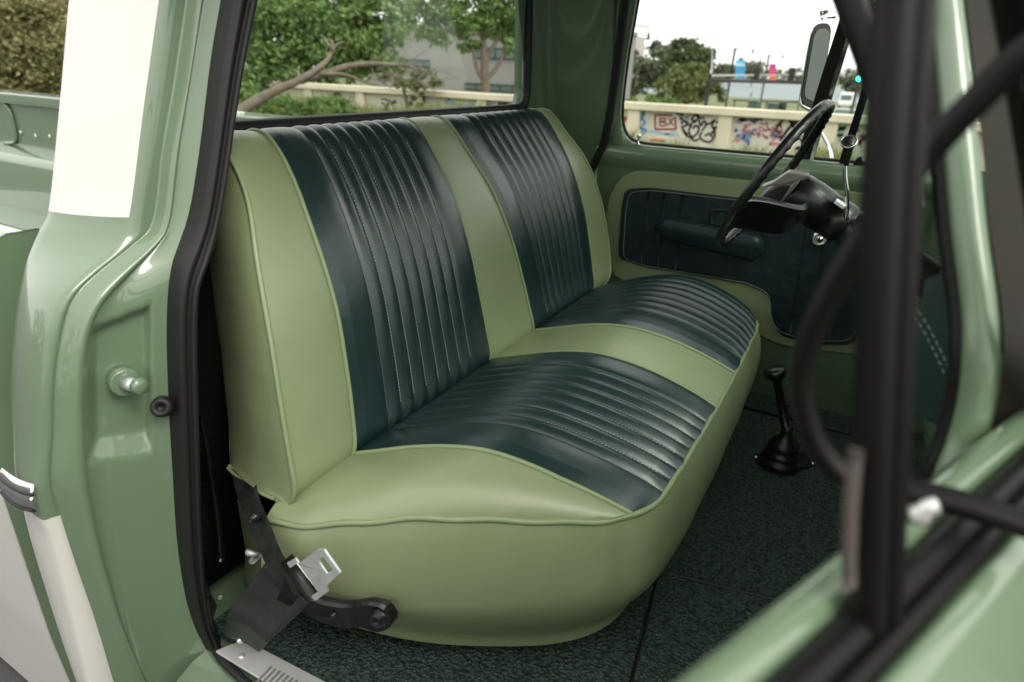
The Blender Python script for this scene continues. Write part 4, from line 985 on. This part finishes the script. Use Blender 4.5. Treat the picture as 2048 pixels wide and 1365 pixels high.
kn = PX(1698, 284, XWh - .06)
MB().tube(cr([g0 + np.array([.02, 0, -.01]), g0, PX(1694, 390, XWh - .055), PX(1690, 345, XWh - .06), PX(1693, 318, XWh - .06)], 18), .0055, 8).build("signal_lever", CHROME, colm)
MB().lathe(g0 + np.array([.02, 0, -.01]), (-1, 0.1, .2), [(.024, 0), (.022, .012), (.014, .016), (.012, .02)], 18).build("lever_boss", GLOSSBLACK, colm)
kd = nv(PX(1699, 280, XWh - .06) - PX(1692, 330, XWh - .06)); kb = PX(1692, 332, XWh - .06); kl = np.linalg.norm(kn - kb)
MB().lathe(kb, kd, [(.006, 0), (.0075, kl * .25), (.011, kl * .7), (.0185, kl * .98)], 18).build("lever_grip", GLOSSBLACK, colm)
kf = nv(CAM - kn) * .75 + kd * .55; kf = nv(kf)
MB().lathe(kn - kf * .003, kf, [(.0195, 0), (.0205, .004), (.018, .008), (.0165, .006)], 20, cap=False).build("grip_ring", CHROME, colm)
MB().lathe(kn, kf, [(.0175, 0), (.0165, .005), (.010, .009), (.001, .010)], 20).build("grip_cap", SATINBLACK, colm)
MB().box(PX(1680, 408, XWh - .055), (.03, .03, .012), (np.array([1, 0, 0]), wn, np.cross(wn, (1, 0, 0)))).build("column_switch", ALU, colm, bevel=.003)

# ------------------------------------------------------------------ driver door
XD = 1.86
def dx(z, off=0): return XD - .30 * max(0, z - .95) + off
prof = [(dx(.95) + .03, .952), (dx(.95) - .004, .948), (dx(.95) - .022, .935), (dx(.95) - .030, .91), (dx(.95) - .026, .88), (dx(.95) - .008, .86), (dx(.95), .84), (dx(.95), .5), (dx(.95), .1), (dx(.95) + .03, -.02)]
G = [[(x, y, z) for x, z in prof] for y in np.linspace(.862, -.62, 12)]
dd = MB().grid(G).build("driver_door", GREEN, truck)
def dpt(u, v, off=0):
    p = PX(u, v, XD); 
    for _ in range(6): p = PX(u, v, dx(p[2]) + off)
    return p
hole = [dpt(u, v) for u, v in [(1292, 291), (1255, 283), (1243, 255), (1243, 215), (1250, 130), (1266, 30), (1272, -5)]]
hl = cr([dpt(*p) for p in [(1760, 332), (1600, 318), (1450, 305), (1330, 294), (1290, 290), (1262, 282), (1247, 262), (1242, 235), (1244, 190), (1254, 110), (1266, 40), (1284, -60), (1300, -120), (1340, -142), (1460, -155), (1600, -165), (1760, -175)]], 90)
# upper door frame: from the outer edge line to the window opening
ol = cr([np.array([dx(.93) + .0, -.35, .93]), np.array([dx(.93), .3, .93]), np.array([dx(.93), .862, .93]), np.array([dx(1.1), .862, 1.1]), np.array([dx(1.3), .862, 1.3]), np.array([dx(1.44), .85, 1.44]), np.array([dx(1.46), .6, 1.46]), np.array([dx(1.46), 0, 1.46])], 90)
ol = []
for p in hl:
    q = p.copy(); q[1] = min(.862, p[1] + .075) if p[2] > .965 else min(.862, p[1] + .06 * sstep(p[2], .94, 1.0) + (.10 if p[1] > .62 else 0) * sstep(p[1], .60, .75)); q[0] = dx(q[2]) - .0
    if p[2] > 1.52: q[2] = p[2] + .05
    elif p[2] < .965: q[2] = .93
    ol.append(q)
inw = np.array([-1, 0, 0])
fr = [[a + inw * .004, lerp(a, b_, .3) + inw * .016, lerp(a, b_, .75) + inw * .014, b_ + inw * .004, b_ + np.array([.03, 0, 0])] for a, b_ in zip(ol, hl)]
MB().grid(fr).build("window_frame", GREEN, dd)
MB().tube([p + np.array([.012, 0, .002]) for p in hl], .0085, 8).build("window_rubber", RUBBER, dd)
MB().tube([p + np.array([.0, 0, -.007]) for p in hl], .003, 6).build("sky_highlight_edge", ALU, dd)  # pale strip added as the sky highlight on the painted window edge
MB().prism([p + np.array([.02, 0, 0]) for p in hl[::2]], (.004, 0, 0)).build("window_glass", GLASS, dd)
kp = dpt(1276, 288, -.01); MB().lathe(kp, (0, 0, 1), [(.010, -.004), (.009, 0), (.0035, .003), (.0035, .022), (.0085, .026), (.008, .036), (.002, .038)], 14).build("lock_knob", CHROME, dd)
P1 = [(1207, 495), (1212, 430), (1220, 390), (1238, 357), (1268, 341), (1310, 342), (1500, 360), (1760, 388), (1800, 660), (1760, 715), (1560, 690), (1500, 660), (1350, 600), (1240, 560), (1212, 530)]
pn_ = [dpt(u, v, -.002) for u, v in P1]
pan = MB().prism(poly_round(pn_, .05, 6), (-.014, 0, 0)).build("vinyl_door_panel", VLIGHT, dd, bevel=.009, seg=4)
P2 = [(1238, 500), (1243, 420), (1250, 378), (1300, 375), (1500, 398), (1760, 428), (1770, 600), (1706, 690), (1640, 690), (1560, 672), (1543, 640), (1541, 592), (1500, 570), (1290, 534), (1240, 518)]
ins_ = [dpt(u, v, -.0165) for u, v in P2]
dins = MB().prism(poly_round(ins_, .035, 6), (-.007, 0, 0)).build("dark_door_insert", VDOOR, dd, bevel=.005, seg=3)
sm = []
for a, c in [((1299, 384), (1284, 527)), ((1332, 386), (1317, 533)), ((1369, 390), (1352, 540)), ((1622, 425), (1582, 668)), ((1656, 430), (1628, 676)), ((1694, 435), (1662, 680))]:
    P = [dpt(lerp(a[0], c[0], t), lerp(a[1], c[1], t), -.0236) for t in np.linspace(0, 1, 8)]; sm.append([p + np.array([-.0015, 0.002, 0]) for p in P])
    MB().tube([p + np.array([.0015, 0.004, 0]) for p in P], .0055, 8).build("panel_seam", VDOOR, dins)
ol2 = poly_round([dpt(lerp(1480, u, .965), lerp(520, v, .955), -.0245) for u, v in P2], .03, 6)
stitches(sm + [ol2 + [ol2[0]]], "panel_stitching", dins, .0011)
# armrest and pull recess
arm = cr([dpt(1312, 452, -.05), dpt(1340, 458, -.05), dpt(1400, 470, -.052), (dpt(1470, 484, -.052)), dpt(1515, 492, -.05), dpt(1528, 496, -.045)], 30)
G = []
for i, p in enumerate(arm):
    t = i / 29; k = (sstep(t, -.02, .12) * (1 - sstep(t, .93, 1.02)) * .9 + .1); hz = .042 * k; hx = .045 * (k ** .5); r = []
    for a in np.linspace(0, 2 * math.pi, 28, endpoint=False):
        ca, sa = math.cos(a), math.sin(a); e = .55
        x = np.sign(ca) * abs(ca) ** e * hx; z = np.sign(sa) * abs(sa) ** e * hz - (.018 * t if sa < 0 else 0) * k
        if ca < 0 and sa < 0: x *= .8
        r.append(p + np.array([x, 0, z]))
    G.append(r)
mb = MB().grid(G, closed_v=True); n0 = len(G[0]); mb.add(G[0], [tuple(range(n0))]); mb.add(G[-1], [tuple(range(n0))])
ar = mb.build("armrest", VDOOR, dd)
MB().tube([p + np.array([-.036, 0, .012]) for p in arm[2:-2]], .0022, 6).build("armrest_seam", VDOOR, ar)
rc = poly_round([dpt(u, v, -.026) for u, v in [(1421, 448), (1425, 419), (1470, 424), (1500, 428), (1496, 456)]], .01, 5)
MB().tube(rc, .0065, 8, closed=True).build("pull_recess", VDOOR, dd)
p = dpt(1640, 478, -.024); cr_ = MB().lathe(p, (-1, 0, 0), [(.030, 0), (.030, .006), (.024, .010), (.018, .012), (.016, .010), (.008, .012), (.008, .016), (.001, .017)], 26).build("window_crank_boss", CHROME, dd)
MB().lathe(p + np.array([-.0165, 0, 0]), (-1, 0, 0), [(.006, 0), (.005, .002), (.001, .002)], 14).build("hub_screw", GLOSSBLACK, cr_)
# vent window division bar, chrome channel and the vent frame
def dbar(pts, wpx, off, name, m, th=.016):
    L = []
    for u, v in cr(pts, 14): L.append([dpt(u - wpx / 2, v, off), dpt(u + wpx / 2, v, off)])
    return MB().grid([[a, c, c + np.array([th, 0, 0]), a + np.array([th, 0, 0])] for a, c in L], closed_v=True, smooth=False).build(name, m, dd, bevel=.002)
dbar([(1716, -40), (1690, 45), (1650, 170), (1620, 270), (1606, 322)], 26, .0, "division_bar", RUBBER)
dbar([(1732, -40), (1706, 45), (1667, 170), (1637, 270), (1618, 330)], 11, .006, "chrome_channel", CHROME)
dbar([(1738, 160), (1715, 235), (1694, 300), (1686, 326), (1692, 336)], 17, -.01, "vent_frame", GLOSSBLACK)
MB().prism([dpt(u, v, .012) for u, v in [(1690, 330), (1740, 160), (1790, 20), (1900, 200), (1900, 340)]], (.003, 0, 0)).build("vent_glass", GTINT, dd)
MB().prism(poly_round([dpt(u, v, -.012) for u, v in [(1703, 338), (1712, 318), (1722, 312), (1728, 326), (1742, 330), (1742, 338)]], .004, 3), (.014, 0, 0)).build("vent_latch", SATINBLACK, dd, bevel=.002)
# tall door mirror outside the driver door
XM = 2.06
mo = [(1602, 214), (1599, 200), (1622, 62), (1630, 46), (1640, 41), (1656, 42), (1662, 52), (1661, 70), (1640, 206), (1634, 222), (1622, 224)]
mp = poly_round([PX(u, v, XM + .12 * (u - 1600) / 60) for u, v in mo], .012, 4)
sm_ = MB().prism(mp, (.045, .008, -.006)).build("side_mirror", CHROME, truck, bevel=.006, seg=3)
cm = np.mean(mp, 0); nm = nv(np.cross(mp[8] - mp[0], mp[20] - mp[0])); nm = nm if np.dot(nm, CAM - cm) > 0 else -nm
MB().prism([lerp(cm, p, .93) + nm * .003 for p in mp], nm * .002).build("rubber_bezel", RUBBER, sm_)
MB().prism([lerp(cm, p, .80) + nm * .0065 for p in mp], nm * .001).build("mirror_glass", MIRROR, sm_)
MB().tube([PX(1640, 34, XM), PX(1670, 34, XM + .05)], .006, 8).tube([PX(1648, 22, XM + .02), PX(1647, 40, XM + .02)], .014, 10).build("upper_clamp", CHROME, sm_)
MB().tube(cr([PX(1622, 226, XM + .03), PX(1621, 240, XM + .04), PX(1640, 262, XM), PX(1660, 300, XM - .05), PX(1664, 325, XM - .1)], 14), .007, 8).build("mirror_arm", CHROME, sm_)
MB().tube(cr([PX(1625, 200, XM + .06), PX(1605, 330, XM - .02)], 4), .008, 8).build("mirror_brace", CHROME, sm_)
# driver side A pillar
MB().tube([(1.80, -.60, .94), (1.72, -.40, 1.2), (1.62, -.22, 1.61)], .04, 10).build("driver_windscreen_post", GREEN, truck)

# ------------------------------------------------------------------ cargo bed
def xo(z): return float(np.interp(z, [-.5, -.1, .35, .5, .62, .8, .86], [-.235, -.25, -.245, -.245, -.23, -.16, -.13]))
G = []
zz = np.r_[np.linspace(-.5, .86, 50)]
for y in np.linspace(1.345, 3.7, 10): G.append([(xo(z), y, z) for z in zz] + [(-.10, y, .872), (-.04, y, .872), (-.03, y, .86), (-.02, y, .80), (.02, y, .5), (.02, y, -.2)])
bed = MB().grid(G, mfun=lambda i, j: 1 if j < 49 and zz[j] < .395 else 0).build("cargo_bed", [GREEN, CREAM], truck)
MB().prism([(xo(z), 1.347, z) for z in zz] + [(-.10, 1.347, .872), (-.04, 1.347, .872), (-.02, 1.347, .80), (.02, 1.347, .5), (.02, 1.347, -.5)], (0, .004, 0)).build("front_face", GREEN, bed)
MB().prism([(.0, 1.31, -.3), (1.9, 1.31, -.3), (1.9, 1.31, .52), (.0, 1.31, .52)], (0, .03, 0)).build("front_panel", GREEN, bed)
XF = 1.72
a, c = PX(-60, 178, XF), PX(150, 198, XF); zr_ = (a[2] + c[2]) / 2
G = [[(XF - .03, y, zr_ - .07), (XF - .04, y, zr_ - .06), (XF - .04, y, zr_ - .005), (XF - .03, y, zr_), (XF + .16, y, zr_), (XF + .17, y, zr_ - .06)] for y in np.linspace(1.3, 6.4, 8)]
MB().grid(G, smooth=False).build("bed_rail", GREEN, bed, bevel=.006)
zl = float(PX(60, 300, XF)[2])
MB().grid([[(XF, y, z) for z in (zl - .02, zl + .1, zr_)] for y in np.linspace(1.3, 6.4, 6)]).build("inner_side", GREEN, bed)
ledge = [(XF, zl + .015), (XF - .05, zl + .012), (XF - .16, zl), (XF - .19, zl - .02), (XF - .20, zl - .06), (XF - .20, zl - .55)]
MB().grid([[(x, y, z) for x, z in ledge] for y in np.linspace(2.2, 6.4, 8)]).build("wheel_housing", GREEN, bed)
zf = float(PX(40, 420, XF - .2)[2])
MB().grid([[(x, y, zf) for y in np.linspace(1.3, 6.4, 6)] for x in np.linspace(0, XF, 6)]).build("bed_floor", GREEN, bed)
st = cr([PX(u, v, XF - .012) for u, v in [(5, 205), (20, 222), (30, 262), (30, 284), (10, 287)]], 16)
MB().tube(st, .012, 8).build("stake_pocket_rib", GREEN, bed)
mb = MB()
for u, v in [(42, 265), (72, 272), (100, 273)]: mb.lathe(PX(u, v, XF - .004), (-1, 0, 0), [(.014, 0), (.012, .006), (.003, .009)], 10)
mb.build("rivets", CREAM, bed)

# ------------------------------------------------------------------ near windscreen post (passenger side)
PS = RUBBER
def px_tube(pts, r, name, m, parent, **k):
    return MB().tube(cr([PX(*p) for p in pts], 40), r, 12, **k).build(name, m, parent)
# windscreen post: path given in photo points on planes inside the cab width
post_p = [(1878, -80, .12), (1888, 20, .11), (1898, 100, .10), (1918, 300, .06), (1934, 460, .03), (1955, 615, .0), (1958, 712, -.02), (1945, 815, -.03), (1923, 892, -.04), (1902, 944, -.05), (1840, 1050, -.05)]
P = cr([PX(*p) for p in post_p], 60)
MB().tube(P, .0155, 14).build("windscreen_post", GREEN, truck)
px_tube([(u - 40, v, x) for u, v, x in post_p], .0085, "front_door_seal", POSTRUB, truck)
px_tube([(1668, -100, .12), (1712, 20, .10), (1758, 150, .08), (1796, 280, .06), (1812, 420, .04)], .016, "windscreen_post_seal", POSTRUB, truck)
G = []
for p in P: G.append([p + np.array([.015, -.02, 0]), p + np.array([.04, -.05, 0]), p + np.array([.05, -.075, 0])])
MB().grid(G).build("cowl_side", mat("dark_cowl", (.02, .016, .012), .6, spec=.2), truck)

# ------------------------------------------------------------------ passenger door, open towards the camera
D0 = np.array([-.351, -.208, .93]); DD = nv(np.array([.915, -.40, 0])); DN = nv(np.array([.40, .915, 0])); KL = .25
DUP = nv(np.array([0, 0, 1]) + KL * DN)
dn = np.cross(DD, DUP)
def dp(u, v, off=0): return PN(u, v, D0 + DN * off, dn)
pd = None
# outer skin below the belt (faces forward, away from the seat) and top ledge
def along(s, h, n_): return D0 + DD * s + np.array([0, 0, h]) + DN * n_
prof = [(-.06, -.055), (-.035, -.045), (-.012, -.034), (-.004, -.024), (-.003, -.019)]
outp = [(-.8, -.10), (-.5, -.135), (-.3, -.135), (-.15, -.12), (-.07, -.082), (-.03, -.053), (-.010, -.033), (-.002, -.023), (-.005, -.016), (-.05, -.014)]
G = [[along(s, h, n_) for h, n_ in outp] for s in np.linspace(-.85, .37, 30)]
pdoor = MB().grid(G).build("passenger_door", GREEN, truck)
inp = [(-.05, .014), (.004, .016), (.010, .022), (.010, .034), (.002, .042), (-.03, .050), (-.10, .055), (-.8, .05)]
G = [[along(s, h, n_) for h, n_ in inp] for s in np.linspace(-.85, .37, 30)]
MB().grid(G).build("inner_sill", GREEN, pdoor)
MB().tube([along(s, .0, .004) for s in np.linspace(-.85, .36, 20)], .011, 10).tube([along(s, .002, -.011) for s in np.linspace(-.85, .36, 20)], .0055, 10).build("belt_seal", POSTRUB, pdoor)
# division post of the vent window
pt = cr([dp(u_ - 14, v_) for u_, v_ in [(1760, 1290), (1764, 1150), (1772, 900), (1782, 620), (1798, 300), (1818, 0), (1824, -120)]], 30)
hw = np.interp(np.linspace(0, 1, 30), [0, 1], [.0138, .0150]); G = []
for p, w_ in zip(pt, hw):
    cs = [(-1, .012), (-1.05, .0), (-1, -.010), (-.62, -.016), (-.30, -.014), (-.22, .010), (.02, .010), (.10, -.012), (.34, -.020), (.62, -.019), (.9, -.010), (1.0, .0), (.95, .012)]
    G.append([p + DD * (w_ * a) + DN * (b_ * .65) for a, b_ in cs])
post = MB().grid(G, closed_v=True).build("division_post", POSTRUB, pdoor)
bp = cr([dp(1698, 1170, .0), dp(1698, 1100), dp(1702, 1000), dp(1708, 930), dp(1712, 900)], 10)
MB().tube(bp, .0036, 8, flat=1.5).build("post_edge_strip", mat("taupe_felt", (.065, .053, .046), .8), post)
# window frame around the door, beyond the picture at the top
fr_ = [along(.36, 0, .0), along(.36, .05, .012), along(.18, .33, .08), along(.05, .47, .115), along(-.15, .50, .125), along(-.55, .50, .125), along(-.72, .46, .115), along(-.80, .30, .075), along(-.82, 0, 0)]
MB().tube(cr(fr_, 50), .016, 10).build("window_frame", POSTRUB, pdoor)
# opened vent window: frame, glass, latch
XV = -.235
ring = cr([PX(u, v, XV) for u, v in [(2060, 96), (1950, 205), (1860, 300), (1760, 425), (1690, 535), (1640, 625), (1612, 700), (1602, 770), (1618, 850), (1650, 912), (1706, 958), (1830, 985), (1940, 1012), (2060, 1052), (2160, 1070), (2240, 1030), (2260, 900), (2200, 300), (2120, 100)]], 110, closed=True)
vent = MB().tube(ring, .0085, 10, closed=True, flat=1.3, up=(1, 0, 0)).build("vent_window", POSTRUB, pdoor)
MB().add(ring, [tuple(range(len(ring)))]).build("vent_glass", VENTG, vent)
l0 = PX(1832, 1030, XV - .01); MB().tube(cr([l0, PX(1842, 1026, XV - .012), PX(1855, 1015, XV - .012), PX(1875, 1010, XV - .01)], 10), [.006, .0075, .0075, .007, .006, .006, .006, .006, .006, .006], 10).build("latch_handle", ALU, vent)
# dark dash end seen between the posts
MB().grid([[PX(u, v, x) for u, v, x in row] for row in [[(1850, 560, .16), (1940, 520, .16)], [(1830, 680, .15), (1930, 680, .15)], [(1800, 820, .14), (1900, 860, .14)]]]).build("kick_panel", VDARK, truck)
stitches([[PX(u, v, .13) for u, v in [(1836, 622), (1860, 660), (1882, 705), (1902, 748)]], [PX(u, v, .13) for u, v in [(1828, 632), (1850, 668), (1872, 712), (1892, 756)]]], "kick_panel_stitching", [c_ for c_ in truck.children if c_.name == 'kick_panel'][0], .0009, .006, .004).data.materials[0] = mat('dim_thread', (.10, .15, .12), .8)
